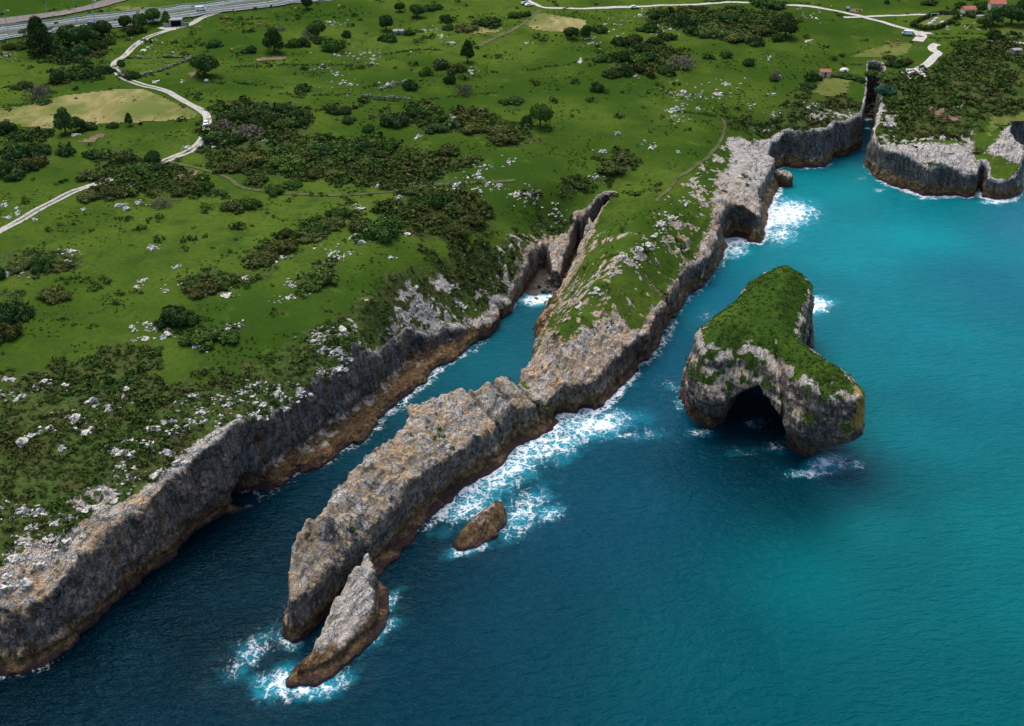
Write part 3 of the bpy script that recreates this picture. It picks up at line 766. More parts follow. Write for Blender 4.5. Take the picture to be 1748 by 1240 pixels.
I = np.arange(GX.size).reshape(GX.shape)
q = np.stack([I[:-1, :-1], I[1:, :-1], I[1:, 1:], I[:-1, 1:]], -1).reshape(-1, 4)
kq = (sdist[q] < 6).any(1)
q = q[kq]
used = np.unique(q); remap = np.full(len(sx), -1); remap[used] = np.arange(len(used))
me = np_mesh('sea', np.stack([sx, sy, swell], 1)[used], remap[q], True)
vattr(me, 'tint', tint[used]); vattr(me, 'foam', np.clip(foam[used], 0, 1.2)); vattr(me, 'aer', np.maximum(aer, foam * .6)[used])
add('sea', me, M_SEA, kind='structure')

# ------------------------------------------------------------------ free-standing rocks
def voxel_rock(name, x0, x1, y0, y1, z1, vox, field, masks, z0=-1.6):
    xs = np.arange(x0, x1, vox); ys = np.arange(y0, y1, vox); zs = np.arange(z0, z1, vox)
    X, Y, Z = np.meshgrid(xs, ys, zs, indexing='ij')
    F = field(X, Y, Z).astype(np.float32)
    V, Q = surface_nets(F, np.ones(F.shape[:2], bool), (x0, y0, z0), vox)
    N = vert_normals(V, Q)
    me_ = np_mesh(name, V, Q, False)
    m, lich = masks(V, N)
    N = .3 * N + .7 * smooth_normals(N, Q, 18)
    vattr(me_, 'mask', m); vattr(me_, 'upness', np.clip(N[:, 2], 0, 1)); vattr(me_, 'lichen', lich)
    return me_, V, Q, m, N, lich

AT = np.array([(50.5,271),(55,270.5),(60,272),(66,268),(70,259),(74,252),(81,248.5),(87,250),(89,255),(86,262),(82,270),(78,279),(82,292),(87,306),(90,318),(87,326),(80,328),(73,320),(67,308),(61,298),(53,289),(49.5,280)], float)
AM = np.array([(48.5,265.5),(54,263.5),(60,266),(66,262),(69,253),(73,248.5),(81,246.5),(88.5,248),(90,255),(88,263),(83,271),(80,280),(84,292),(89,306),(92,318),(88,328),(79,330),(71,322),(65,310),(59,300),(51,290),(47.8,278)], float)
AL = np.array([(51.5,268.5),(55,268),(60,271.5),(68,267),(73.5,258.5),(75.5,254.5),(78,253.5),(80,256),(81.5,261),(82,270),(81,281),(85,292),(90,306),(93,318),(89,329),(79,331),(70,323),(64,311),(58,301),(49,291),(47,278)], float)
AT, AM, AL = (smooth_line(p, 1, True) for p in (AT, AM, AL))

def arch_field(X, Y, Z):
    s = X[:, :, 0].shape
    fx_, fy_ = X[:, :, 0].ravel(), Y[:, :, 0].ravel()
    dT, dM, dL = (poly_dist(fx_, fy_, p).reshape(s)[:, :, None] for p in (AT, AM, AL))
    t1 = sstep(1.5, 11, Z); t2 = sstep(9, 22, Z)
    d = dL * (1 - t1) + dM * t1 * (1 - t2) + dT * t2
    big, fine = rock_noise(X, Y, Z)
    bed = n3(X / 10, Y / 10, Z / .9 + 5) * .6 + n3(X / 4, Y / 4, Z / .5) * .3
    d = d + 1.2 * big + 1.0 * fine + bed * .5 - .9 * sstep(2.2, .6, np.abs(Z - 2.2)) - 1.2 * sstep(.6, .1, np.abs(Z - 9.2 - .05 * (X - 60))) * .4
    h = 21.4 + 4.4 * sstep(-1, 8, dT) + .5 * n2(X / 5, Y / 5) + .35 * n2(X / 1.7, Y / 1.7) - .07 * np.maximum(Y - 300, 0)
    f = smin(h - Z, d, 2.2)
    lat = (X - 62.6) * .914 - (Y - 258) * .405
    along = (X - 62.6) * .405 + (Y - 258) * .914
    wd = 9.2 * (1 - np.clip(Z / (15.8 + .9 * n2(X / 4, Y / 4)), 0, 1.4) ** 3.6)
    tun = np.abs(lat) - wd + .9 * big + .5 * fine
    tun = np.where(along > 54, 3, tun)
    f = smin(f, tun, .8)
    f = f - 1.7 * np.exp(-((X - 69.9 + .04 * (Z - 18)) / .45) ** 2) * sstep(276, 270, Y) * sstep(10, 13, Z)
    f = f - 1.2 * np.exp(-((X - 79.5 + .25 * (Z - 12)) / .5) ** 2) * sstep(254, 251, Y) * sstep(15, 13, Z) * sstep(7, 9, Z)
    return f

def arch_masks(V, N):
    x, y, z = V.T
    wob = fbm2(x / 3, y / 3, 3)
    dT = poly_dist(x, y, AT)
    g_ = sstep(.42, .66, N[:, 2] + .25 * wob) * sstep(16, 20, z + 3.5 * wob) * sstep(1.6, 4.2, dT + 3.2 * wob + 2.4 * sstep(276, 290, y))
    frag = sstep(.2, .38, n3(x / 1.7, y / 1.7, z / 1.9) + .25 * wob) * sstep(9, 14, z) * sstep(.15, .35, N[:, 2])
    g_ = np.maximum(g_, frag * .9)
    li = sstep(80.5, 87, x + 2.5 * wob) * sstep(9.5, 13.5, z + 2 * wob) * sstep(268, 260, y) * .72
    li = np.maximum(li, sstep(84.5, 88, x) * sstep(300, 312, y) * sstep(12, 16, z) * .5)
    return np.stack([g_, np.full(len(x), .95), np.full(len(x), .55), .18 + .15 * wob], 1), li

_m, V, Q, mk, N, li = voxel_rock('sea_stack', 42, 97, 241, 336, 27, .42, arch_field, arch_masks)
root = add('sea_stack', None, label='free-standing sea stack pierced by a dark natural arch, turf on its top', cat='sea stack', loc=(68, 280, 0))
fm = mk[Q][:, :, 0].mean(1) > .5
for nm_, sel in (('rock_body', ~fm), ('turf_cap', fm)):
    qq = Q[sel]; us = np.unique(qq); rm = np.full(len(V), -1); rm[us] = np.arange(len(us))
    m_ = np_mesh(nm_, V[us] - np.array([68, 280, 0]), rm[qq], False)
    vattr(m_, 'mask', mk[us]); vattr(m_, 'upness', np.clip(N[us, 2], 0, 1)); vattr(m_, 'lichen', li[us])
    add(nm_, m_, M_LAND, root)

def crest_rock(name, outline, crest, slope, bench, vox, label, rough=.6, white=.4, warm=.5, dirr=(0, 0)):
    P = smooth_line(outline, 1, True); Cc = np.array(crest, float)
    def field(X, Y, Z):
        s = X[:, :, 0].shape
        fx_, fy_ = X[:, :, 0].ravel(), Y[:, :, 0].ravel()
        d = poly_dist(fx_, fy_, P).reshape(s)[:, :, None]
        dc, zc = poly_dist(fx_, fy_, Cc[:, :2], False, Cc[:, 2:3])
        h = (zc[:, 0] - slope * dc).reshape(s)[:, :, None]
        big, fine = rock_noise(X, Y, Z)
        D = d - profile(Z, np.full(d.shape, bench), np.zeros(d.shape)) + rough * (1.3 * big + .8 * fine)
        return smin(h - Z + rough * (.8 * fine + .5 * big), D, 1.2)
    def masks(V, N):
        n = len(V)
        return np.stack([np.zeros(n), np.full(n, white), np.full(n, warm), np.zeros(n)], 1), np.zeros(n)
    me_, V, Q, _, _, _ = voxel_rock(name, P[:, 0].min() - 3, P[:, 0].max() + 3, P[:, 1].min() - 3, P[:, 1].max() + 3, Cc[:, 2].max() + 3, vox, field, masks)
    return add(name, me_, M_LAND, label=label, cat='rock')

crest_rock('rock_pinnacle', [(-45.5,171.5),(-41,172),(-36,175.5),(-31,182),(-27.5,189),(-27,196),(-28.5,202),(-31,205.5),(-33.5,204.5),(-36.5,196),(-40,188),(-43,180),(-46,175)],
           [(-45,174,3.6),(-41.5,181,6.2),(-38,191,8.6),(-35,199.5,11.0),(-33.8,203.2,11.8)], .45, 2.0, .32, 'jagged grey pinnacle rising from the water in front of the long rock fin', .85, .5, .35)
crest_rock('tidal_rock', [(-14.5,215.5),(-10,215),(-5.5,217.5),(-2.5,222.5),(-1.5,230),(-3.5,232.5),(-7,229.5),(-12,222)], [(-12,218.5,3.0),(-7.5,223,4.6),(-3.8,229,3.8)], .75, .5, .3,
           'low brown rock ringed by white foam beside the long rock fin', .9, .1, .3)
bx, by = (float(q_) for q_ in un(1338, 317, 0.0))
crest_rock('shore_boulder', [(bx - 4, by), (bx, by - 2.5), (bx + 3.5, by - 1.5), (bx + 3.5, by + 3), (bx - 1, by + 4.5), (bx - 4, by + 3)], [(bx - 1, by + 1, 6.2), (bx + .5, by + 1.5, 5.8)], .5, .2, .4,
           'brown boulder standing in turquoise water at the corner of the cove', .5, .1, .6)
# ------------------------------------------------------------------ beaches, roads, fields
def simple_mat(name, c1, c2, scale=1.0, rough=.9, bump=.1, detail=4, spec=.2):
    g = NT(name); P = g.pos()
    n = g.noise(P, scale, detail, .65)
    return g.out(g.mix(g.ramp(n, .3, .7), c1, c2), rough, g.bump(n, .6, bump) if bump else None, spec)

M_SAND = simple_mat('wet_shingle', (.03, .028, .026), (.115, .09, .068), .35, .8, .3)
M_GRAVEL = simple_mat('pale_gravel', (.30, .285, .26), (.52, .50, .46), .9, .95, .05)
M_ASPH = simple_mat('asphalt', (.07, .085, .095), (.11, .125, .135), .3, .85, 0)
M_BALLAST = simple_mat('rail_ballast', (.10, .085, .075), (.2, .18, .16), .9)
M_PAINT = simple_mat('road_paint', (.5, .52, .52), (.66, .68, .68), 1, .7, 0)

def mat_field(name, c1, c2, c3):
    g = NT(name); P = g.pos()
    n = g.noise(g.mapping(P, (1, .35, 1), (0, 0, .5)), .22, 5, .65); m = g.noise(P, .04, 3)
    c = g.mix(g.ramp(n, .35, .68), c1, c2)
    c = g.mix(g.ramp(m, .45, .62), c, c3)
    return g.out(c, .95, g.bump(g.noise(P, 1.2, 3), .5, .15), .1)
M_HAY = mat_field('mown_hay', (.16, .15, .045), (.26, .225, .095), (.10, .125, .025))
M_HAY2 = mat_field('pale_pasture', (.085, .105, .018), (.125, .14, .032), (.065, .098, .014))

def mat_track():
    g = NT('gravel_track'); P = g.pos()
    ac = g.attr('across').outputs['Fac']
    n = g.noise(P, .9, 4, .65); nl = g.noise(P, .05, 2)
    c = g.mix(g.ramp(n, .3, .7), (.26, .245, .215), (.46, .44, .40))
    mid = g.ramp(g.math('ABSOLUTE', ac), .28, .08)
    f = g.math('MULTIPLY', g.ramp(g.math('ADD', mid, g.math('MULTIPLY', g.math('SUBTRACT', n, .5), .8)), .35, .7), g.ramp(nl, .42, .58))
    return g.out(g.mix(f, c, (.055, .085, .02)), .95, None, .1)
M_TRACK = mat_track()
M_PATH = simple_mat('worn_path', (.03, .055, .008), (.1, .1, .04), .35, .95, 0)

def ribbon(name, pts, width, mat, z0=25.0, lift=.12, px=True, kind='structure', it=2, cols=5, parent=None):
    if px:
        u, v = np.array(pts, float).T
        x, y, z = on_land(u, v, z0)
        L = np.stack([x, y], 1)
    else: L = np.array(pts, float)
    L = smooth_line(L, it)
    d = np.append(0, np.cumsum(np.hypot(*np.diff(L, axis=0).T)))
    n = max(8, int(d[-1] / 1.5))
    t = np.linspace(0, d[-1], n)
    L = np.stack([np.interp(t, d, L[:, 0]), np.interp(t, d, L[:, 1])], 1)
    T = np.gradient(L, axis=0); T /= np.linalg.norm(T, axis=1, keepdims=True)
    Nn = np.stack([-T[:, 1], T[:, 0]], 1)
    a = np.linspace(-.5, .5, cols)
    wv = width * (1 + .12 * n2(t / 9, t * 0 + 3.3))
    X = L[:, None, 0] + Nn[:, None, 0] * a[None] * wv[:, None]; Y = L[:, None, 1] + Nn[:, None, 1] * a[None] * wv[:, None]
    Z = h_land(X.ravel(), Y.ravel()).reshape(X.shape) + lift
    I = np.arange(X.size).reshape(X.shape)
    q = np.stack([I[:-1, :-1], I[1:, :-1], I[1:, 1:], I[:-1, 1:]], -1).reshape(-1, 4)[:, ::-1]
    me = np_mesh(name, np.stack([X.ravel(), Y.ravel(), Z.ravel()], 1), q)
    vattr(me, 'across', np.repeat(a[None], len(L), 0).ravel())
    return add(name, me, mat, kind=kind, parent=parent), L

def sheet(name, pts, mat, z0=25.0, lift=.1, step=1.6, kind='structure', raw=None):
    P = smooth_line(lpoly(pts, z0) if raw is None else raw, 1, True)
    xs = np.arange(P[:, 0].min() - step, P[:, 0].max() + step * 2, step); ys = np.arange(P[:, 1].min() - step, P[:, 1].max() + step * 2, step)
    X, Y = np.meshgrid(xs, ys, indexing='ij')
    d = poly_dist(X.ravel(), Y.ravel(), P) + .6 * n2(X.ravel() / 2.5, Y.ravel() / 2.5)
    I = np.arange(X.size).reshape(X.shape)
    q = np.stack([I[:-1, :-1], I[1:, :-1], I[1:, 1:], I[:-1, 1:]], -1).reshape(-1, 4)
    q = q[(d[q] > 0).sum(1) >= 3]
    us = np.unique(q); rm = np.full(X.size, -1); rm[us] = np.arange(len(us))
    x, y = X.ravel()[us], Y.ravel()[us]
    return add(name, np_mesh(name, np.stack([x, y, h_land(x, y) + lift], 1), rm[q]), mat, kind=kind)

TRACK = [(-420,640),(-240,530),(-60,427),(0,395),(40,374),(90,345),(130,325),(170,313),(205,302),(225,292),(258,283),(290,273),(330,255),(345,240),(350,226),(356,202),(346,189),(320,177),(300,165),(285,156),(262,150),(240,145),(215,136),(201,127),(194,114),(198,104),(213,97),(223,84),(244,67),(271,57),(295,50),(326,43),(343,31),(364,24),(395,17),(446,10),(515,5),(563,0),(620,-9)]
ribbon('gravel_track', TRACK, 3.1, M_TRACK)
ribbon('gravel_track', [(275,47),(288,50),(300,49)], 5, M_GRAVEL, lift=.16)
ribbon('gravel_road', [(885,-12),(897,-1),(915,8),(928,14),(960,15),(1020,14),(1100,12),(1148,9),(1217,6),(1278,5),(1350,9),(1388,12),(1429,19),(1474,29),(1512,40),(1543,49),(1570,56),(1596,58)], 2.6, M_GRAVEL)
ribbon('gravel_road', [(1566,54),(1574,61),(1571,66),(1566,71)], 5.5, M_GRAVEL, lift=.16)
ribbon('gravel_road', [(1600,76),(1590,80),(1592,87),(1604,91),(1594,98),(1584,110),(1572,117),(1556,124)], 4.2, M_GRAVEL, lift=.2)
sheet('car_park', [(1534,122),(1555,117),(1575,112),(1582,120),(1586,128),(1575,134),(1556,138),(1544,130)], M_GRAVEL, lift=.28)
ribbon('lane', [(1440,30),(1520,27),(1590,25),(1640,27),(1676,27),(1720,24)], 2.2, M_GRAVEL)
ribbon('lane', [(1685,69),(1720,72),(1760,75)], 2.4, M_GRAVEL)
ribbon('worn_path', [(921,18),(903,34),(882,48),(855,60),(834,70),(813,81)], 2.6, M_PATH)
ribbon('worn_path', [(1238,212),(1232,240),(1212,268),(1180,290),(1150,310),(1120,345)], 1.3, M_PATH)
ribbon('worn_path', [(290,277),(350,290),(395,305),(405,320),(470,330),(560,335),(650,330),(720,318),(800,312),(880,308)], 1.6, M_PATH)
sheet('hay_field', [(-20,186),(40,182),(103,165),(150,158),(213,151),(240,151),(275,166),(310,180),(350,197),(309,206),(240,211),(140,216),(55,221),(-20,205)], M_HAY)
sheet('hay_field', [(783,52),(815,44),(866,47),(850,55),(810,60)], M_HAY)
sheet('hay_field', [(908,27),(922,22),(970,30),(1015,38),(985,55),(945,57),(893,46)], M_HAY)
sheet('hay_field', [(188,13),(212,10),(278,16),(295,15),(290,19),(205,19)], M_HAY)
sheet('mown_meadow', [(1366,153),(1405,133),(1457,134),(1452,146),(1441,165),(1418,168)], M_HAY2, 20)
sheet('mown_meadow', [(1450,97),(1490,82),(1530,73),(1562,72),(1548,92),(1525,100),(1480,100)], M_HAY2)
sheet('mown_meadow', [(1700,48),(1760,38),(1760,63),(1712,65)], M_HAY2)
sheet('mown_meadow', [(1690,203),(1720,192),(1760,190),(1760,205),(1710,212),(1690,235),(1680,240)], M_HAY2, 18)
M_DIRT = simple_mat('bare_earth', (.09, .055, .035), (.21, .14, .09), .7)
for p in [[(428,102),(460,97),(496,96),(494,101),(440,105)], [(118,244),(150,238),(178,226),(182,231),(158,247)], [(1231,204),(1244,203),(1241,211),(1234,214)], [(1580,182),(1605,180),(1642,195),(1636,207),(1612,205),(1590,195)],
          [(290,300),(310,290),(345,293),(340,300),(320,302),(300,312)], [(1440,18),(1460,15),(1478,17),(1470,22),(1445,21)], [(92,362),(104,358),(118,375),(122,382),(108,372)], [(318,128),(335,120),(342,128),(325,133)]]:
    sheet('bare_earth', p, M_DIRT, lift=.13)
# boulders choking the clefts
def cleft_boulders(P, n, smax, name, label):
    P = np.array(P, float); V, F, off = [], [], 0
    for k in range(n):
        t = rs_b.uniform(0, len(P) - 1.001); i = int(t); q = P[i] + (P[i + 1] - P[i]) * (t - i) + np.append(rs_b.normal(size=2) * 1.6, 0)
        bm = bmesh.new(); bmesh.ops.create_icosphere(bm, subdivisions=2, radius=1)
        iv = np.array([v.co[:] for v in bm.verts]); bf = np.array([[v.index for v in f.verts] for f in bm.faces]); bm.free()
        o_ = rs_b.uniform(0, 60, 3)
        r = 1 + .7 * n3(iv[:, 0] + o_[0], iv[:, 1] + o_[1], iv[:, 2] + o_[2]) + .3 * n3(iv[:, 0] * 2.5 + o_[0], iv[:, 1] * 2.5, iv[:, 2] * 2.5)
        V.append(iv * r[:, None] * rs_b.uniform(.3, 1, 3) * rs_b.uniform(.5, smax) + q); F.append(bf + off); off += len(iv)
    me = np_mesh(name, np.concatenate(V), np.concatenate(F), False)
    add(name, me, simple_mat(name, (.035, .033, .03), (.2, .185, .165), .8, .9, .2), label=label, cat='boulders', kind='stuff')
rs_b = np.random.RandomState(3)
cleft_boulders([(10, 352, .2), (17, 358, .8), (22, 366, 1.5), (26, 376, 2.6), (31, 388, 4), (35, 396, 6)], 90, 2.2, 'cleft_boulders', 'dark boulders choking the cleft at the head of the inlet')
cleft_boulders([(168.5, 531, 0), (169, 537, .8), (170, 543, 2), (170.5, 547, 4)], 36, 2.4, 'cleft_boulders', 'dark boulders in the narrow far inlet')
# inlet beaches
for pts, za in (([(3,341),(18,341),(24,352),(28,362),(30,372),(31,380),(22,382),(18,372),(14,368),(8,366),(2,356)], 350), ([(163,527),(173,527),(175,540),(178,556),(166,556),(163,540)], 533)):
    P = np.array(pts, float)
    xs = np.arange(P[:, 0].min() - 2, P[:, 0].max() + 2, .7); ys = np.arange(P[:, 1].min(), P[:, 1].max() + 1, .7)
    X, Y = np.meshgrid(xs, ys, indexing='ij')
    Z = np.clip((Y - za) * .09, -.6, 3) + .25 * n2(X / 2, Y / 2)
    I = np.arange(X.size).reshape(X.shape)
    q = np.stack([I[:-1, :-1], I[1:, :-1], I[1:, 1:], I[:-1, 1:]], -1).reshape(-1, 4)
    add('beach', np_mesh('beach', np.stack([X.ravel(), Y.ravel(), Z.ravel()], 1), q), M_SAND, kind='structure')

# motorway: carriageway sheet on a low bank, lines, barriers
MW = [(-420,135),(-240,103),(-80,74),(0,59),(48,53),(103,48),(165,40),(230,32),(285,25),(343,17),(412,8),(470,1),(540,-8),(640,-20)]
road, ML = ribbon('motorway', MW, 21, M_ASPH, 31, .45)
def offset(L, o):
    T = np.gradient(L, axis=0); T /= np.linalg.norm(T, axis=1, keepdims=True)
    return L + o * np.stack([-T[:, 1], T[:, 0]], 1)
for o in (-10, -6.4, -2.2, 2.2, 6.4, 10):
    ribbon('lane_marking', offset(ML, o)[::4], .35, M_PAINT, lift=.52, px=False, cols=2, parent=road, it=1)
ribbon('central_reserve', offset(ML, 0)[::4], 2.0, M_HAY2, lift=.5, px=False, cols=3, parent=road, it=1)
M_STEEL = simple_mat('galvanised_steel', (.28, .36, .34), (.4, .48, .46), 1, .5, 0)
def guard_rail(L, label):
    L = L[::3]; z = h_land(L[:, 0], L[:, 1]) + .45
    V, Fq = [], []
    r_ = add('guard_rail', None, label=label, cat='guard rail', loc=(L[0, 0], L[0, 1], z[0])); org = np.array([L[0, 0], L[0, 1], z[0]])
    for i in range(len(L)):
        for dy, dz in ((-.08, .45), (.08, .45), (.08, .85), (-.08, .85)):
            V.append((L[i, 0], L[i, 1] + dy, z[i] + dz))
    for i in range(len(L) - 1):
        for k in range(4):
            a, b = i * 4 + k, i * 4 + (k + 1) % 4
            Fq.append((a, b, b + 4, a + 4))
    add('rail', np_mesh('rail', np.array(V) - org, np.array(Fq), False), M_STEEL, r_)
    V, Fq = [], []
    for i in range(0, len(L)):
        b0 = len(V)
        for zz in (-.4, .8):
            for dx, dy in ((-.07, .1), (.07, .1), (.07, .24), (-.07, .24)): V.append((L[i, 0] + dx, L[i, 1] + dy, z[i] + zz))
        for k in range(4): Fq.append((b0 + k, b0 + (k + 1) % 4, b0 + 4 + (k + 1) % 4, b0 + 4 + k))
    o = add('posts', np_mesh('posts', np.array(V) - org, np.array(Fq), False), M_STEEL, r_); o['kind'] = 'stuff'
guard_rail(offset(ML, -10.9), 'steel guard rail along the near edge of the motorway')
guard_rail(offset(ML, 10.9), 'steel guard rail along the far edge of the motorway')
guard_rail(offset(ML, 0.2), 'steel barrier down the middle of the motorway')
ribbon('railway_bed', [(-400,90),(-200,64),(-60,46),(0,38),(40,33),(103,25),(150,16),(182,6),(215,-4),(300,-22)], 9, M_BALLAST, 32, .5)

# ------------------------------------------------------------------ foliage
def mat_leaf(name, c1, c2, tip):
    g = NT(name)
    t = g.attr('tone').outputs['Fac']
    r = g.n('ShaderNodeObjectInfo').outputs['Random']
    c = g.mix(t, c1, c2)
    c = g.mix(g.ramp(t, .8, 1.0), c, tip)
    hs = g.n('ShaderNodeHueSaturation'); g.put(hs.inputs['Color'], c)
    g.put(hs.inputs['Value'], g.math('ADD', .72, g.math('MULTIPLY', r, .6)))
    g.put(hs.inputs['Hue'], g.math('ADD', .475, g.math('MULTIPLY', g.math('FRACT', g.math('MULTIPLY', r, 7.3)), .04)))
    d = g.n('ShaderNodeBsdfDiffuse'); g.put(d.inputs[0], hs.outputs[0])
    g.t.links.new(d.outputs[0], g.t.nodes['Material Output'].inputs[0])
    return g.m
LEAF = {'dark': mat_leaf('leaf_dark', (0.027, 0.061, 0.018), (0.072, 0.120, 0.034), (0.111, 0.162, 0.048)),
        'mid': mat_leaf('leaf_mid', (0.034, 0.078, 0.017), (0.094, 0.157, 0.034), (0.145, 0.205, 0.051)),
        'light': mat_leaf('leaf_light', (0.051, 0.116, 0.021), (0.137, 0.222, 0.038), (0.188, 0.273, 0.059)),
        'olive': mat_leaf('leaf_olive', (0.044, 0.065, 0.018), (0.116, 0.127, 0.038), (0.171, 0.171, 0.061)),
        'dead': mat_leaf('twigs_grey', (0.094, 0.082, 0.061), (0.222, 0.196, 0.154), (0.290, 0.256, 0.205)),
        'flower': mat_leaf('leaf_flowering', (0.044, 0.085, 0.026), (0.120, 0.171, 0.051), (0.600, 0.600, 0.600)),
        'teal': mat_leaf('leaf_bluegreen', (0.030, 0.085, 0.055), (0.085, 0.171, 0.102), (0.120, 0.205, 0.120)),
        'heath': mat_leaf('heath', (0.035, 0.076, 0.017), (0.102, 0.144, 0.034), (0.162, 0.184, 0.051)),
        'heath_brown': mat_leaf('heath_brown', (.038, .058, .016), (.095, .104, .034), (.15, .145, .05))}
M_BARK = simple_mat('bark', (.035, .026, .018), (.09, .07, .05), 3)

def leaf_cloud(rs, lobes, n, size, core=True):
    V, F, T = [], [], []
    area = np.array([l[3] * l[4] + l[4] * l[5] + l[3] * l[5] for l in lobes]); area = area / area.sum()
    which = rs.choice(len(lobes), n, p=area)
    LB = np.array(lobes)[which]
    nrm = lambda q: q / np.linalg.norm(q, axis=1, keepdims=True)
    d = nrm(rs.normal(size=(n, 3))); d[:, 2] = np.where(d[:, 2] < -.35, -d[:, 2], d[:, 2])
    q = LB[:, :3] + d * LB[:, 3:] * rs.uniform(.8, 1.22, (n, 1))
    q[:, 2] = np.where(q[:, 2] < .02, rs.uniform(.02, .2, n), q[:, 2])
    nn = nrm(d + rs.normal(size=(n, 3)) * .6)
    a = nrm(np.cross(nn, rs.normal(size=(n, 3)))); b = np.cross(nn, a)
    s = size * rs.uniform(.55, 1.5, (n, 1))
    V = list(np.stack([q + a * s, q + b * s * .8 - a * s * .4, q - b * s * .8 - a * s * .5], 1).reshape(-1, 3))
    F = [tuple(r) for r in np.arange(3 * n).reshape(n, 3)]
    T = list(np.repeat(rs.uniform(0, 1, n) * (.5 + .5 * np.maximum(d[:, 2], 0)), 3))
    if core:
        bm = bmesh.new(); bmesh.ops.create_icosphere(bm, subdivisions=2, radius=1)
        iv = np.array([v.co[:] for v in bm.verts]); bf = [[v.index for v in f.verts] for f in bm.faces]; bm.free()
        for l in lobes:
            i0 = len(V)
            nz_ = 1 + .16 * rs.normal(size=len(iv))[:, None]
            P = iv * np.array(l[3:6]) * .76 * nz_ + np.array(l[:3]); P[:, 2] = np.maximum(P[:, 2], -.05)
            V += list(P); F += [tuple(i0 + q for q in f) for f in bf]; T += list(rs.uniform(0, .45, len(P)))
    return np.array(V), np.array(F), np.array(T)

def foliage_mesh(name, rs, lobes, n, size, core=True):
    V, F, T = leaf_cloud(rs, lobes, n, size, core)
    me = np_mesh(name, V, F, False); vattr(me, 'tone', T)
    return me

def tube(pts, rad, seg=6):
    V, F = [], []
    for i, (p, r) in enumerate(zip(pts, rad)):
        for k in range(seg):
            a = 2 * math.pi * k / seg
            V.append((p[0] + r * math.cos(a), p[1] + r * math.sin(a), p[2]))
    for i in range(len(pts) - 1):
        for k in range(seg):
            F.append((i * seg + k, i * seg + (k + 1) % seg, (i + 1) * seg + (k + 1) % seg, (i + 1) * seg + k))
    return V, F

def trunk_mesh(rs, name='trunk'):
    V, F = tube([(0, 0, -.08), (.02, 0, .15), (.0, .03, .4), (.02, .0, .62)], [.085, .07, .055, .03])
    for k in range(5):
        a = rs.uniform(0, 6.28); z0 = rs.uniform(.25, .5); r = rs.uniform(.35, .6)
        v, f = tube([(0, 0, z0), (.5 * r * math.cos(a), .5 * r * math.sin(a), z0 + .16), (r * math.cos(a), r * math.sin(a), z0 + .36)], [.04, .028, .012], 5)
        b = len(V); V += v; F += [tuple(q + b for q in g_) for g_ in f]
    return np_mesh(name, np.array(V), np.array(F))

rs = np.random.RandomState(5)
def tree_lobes(rs, tall=False):
    L = [(0, 0, .62, .62, .62, .42)]
    for k in range(8):
        a = k * 2.4 + rs.uniform(-.3, .3); r = rs.uniform(.35, .62); z = rs.uniform(.38, .85)
        q = rs.uniform(.26, .42)
        L.append((r * math.cos(a), r * math.sin(a), z, q, q, q * .8))
    if tall: L = [(x * .75, y * .75, z * 1.0, a * .75, b * .75, c * .9) for x, y, z, a, b, c in L] + [(.05, 0, 1.05, .3, .3, .25)]
    return L
def bush_lobes(rs):
    L = [(0, 0, .25, .55, .55, .4)]
    for k in range(14):
        a = k * 2.4 + rs.uniform(-.5, .5); r = rs.uniform(.3, 1.0); q = rs.uniform(.14, .36)
        L.append((r * math.cos(a), r * math.sin(a), rs.uniform(.05, .62 - .4 * r), q * 1.15, q * 1.15, q * .9))
    return L
CROWN = [foliage_mesh('crown', rs, tree_lobes(rs, k == 2), 2600, .08) for k in range(4)]
TRUNK = [trunk_mesh(rs) for k in range(3)]
BUSH = [foliage_mesh('bush', rs, bush_lobes(rs), 2000, .08) for k in range(5)]
BARE = [foliage_mesh('bush', rs, bush_lobes(rs), 900, .055, False) for k in range(2)]
for m_ in CROWN + BUSH + BARE: m_.materials.append(LEAF['dark'])
for m_ in TRUNK: m_.materials.append(M_BARK)

def set_mat(o, m):
    o.material_slots[0].link = 'OBJECT'; o.material_slots[0].material = m

KINDN = {'dark': 'dark green', 'mid': 'mid green', 'light': 'bright green', 'olive': 'olive brown', 'dead': 'grey leafless', 'flower': 'white flowering', 'teal': 'blue-green'}
NPL = [0]
def plant(u, v, wpx, hpx, kind, where, tree=False, group=None, label=None):
    x, y, z = [float(q[0]) for q in on_land(np.array([float(u)]), np.array([float(v)]), 25.0)]
    depth = y * math.cos(PITCH) + (CAMH - z) * math.sin(PITCH)
    W = wpx * depth / FPX; Hh = hpx * depth / FPX * .92
    NPL[0] += 1; k = NPL[0]
    rr = random.Random(k * 7)
    lab = label or (KINDN[kind] + (' tree ' if tree else ' bush ') + where)
    rt = (0, 0, rr.uniform(0, 6.28))
    if tree:
        o = add('tree', None, label=lab, cat='tree', group=group or ('trees ' + where), loc=(x, y, z))
        o.rotation_euler = rt; o.scale = (W * .52, W * .52, Hh * .92)
        c = add('crown', CROWN[k % len(CROWN)], parent=o); set_mat(c, LEAF[kind])
        add('trunk', TRUNK[k % len(TRUNK)], parent=o)
    else:
        me = BARE[k % 2] if kind == 'dead' else BUSH[k % len(BUSH)]
        o = add('bush', me, label=lab, cat='bush', group=group or ('bushes ' + where), loc=(x, y, z - .1))
        o.rotation_euler = rt; o.scale = (W * .53, W * .53, Hh * 1.15)
        set_mat(o, LEAF[kind])
    return o

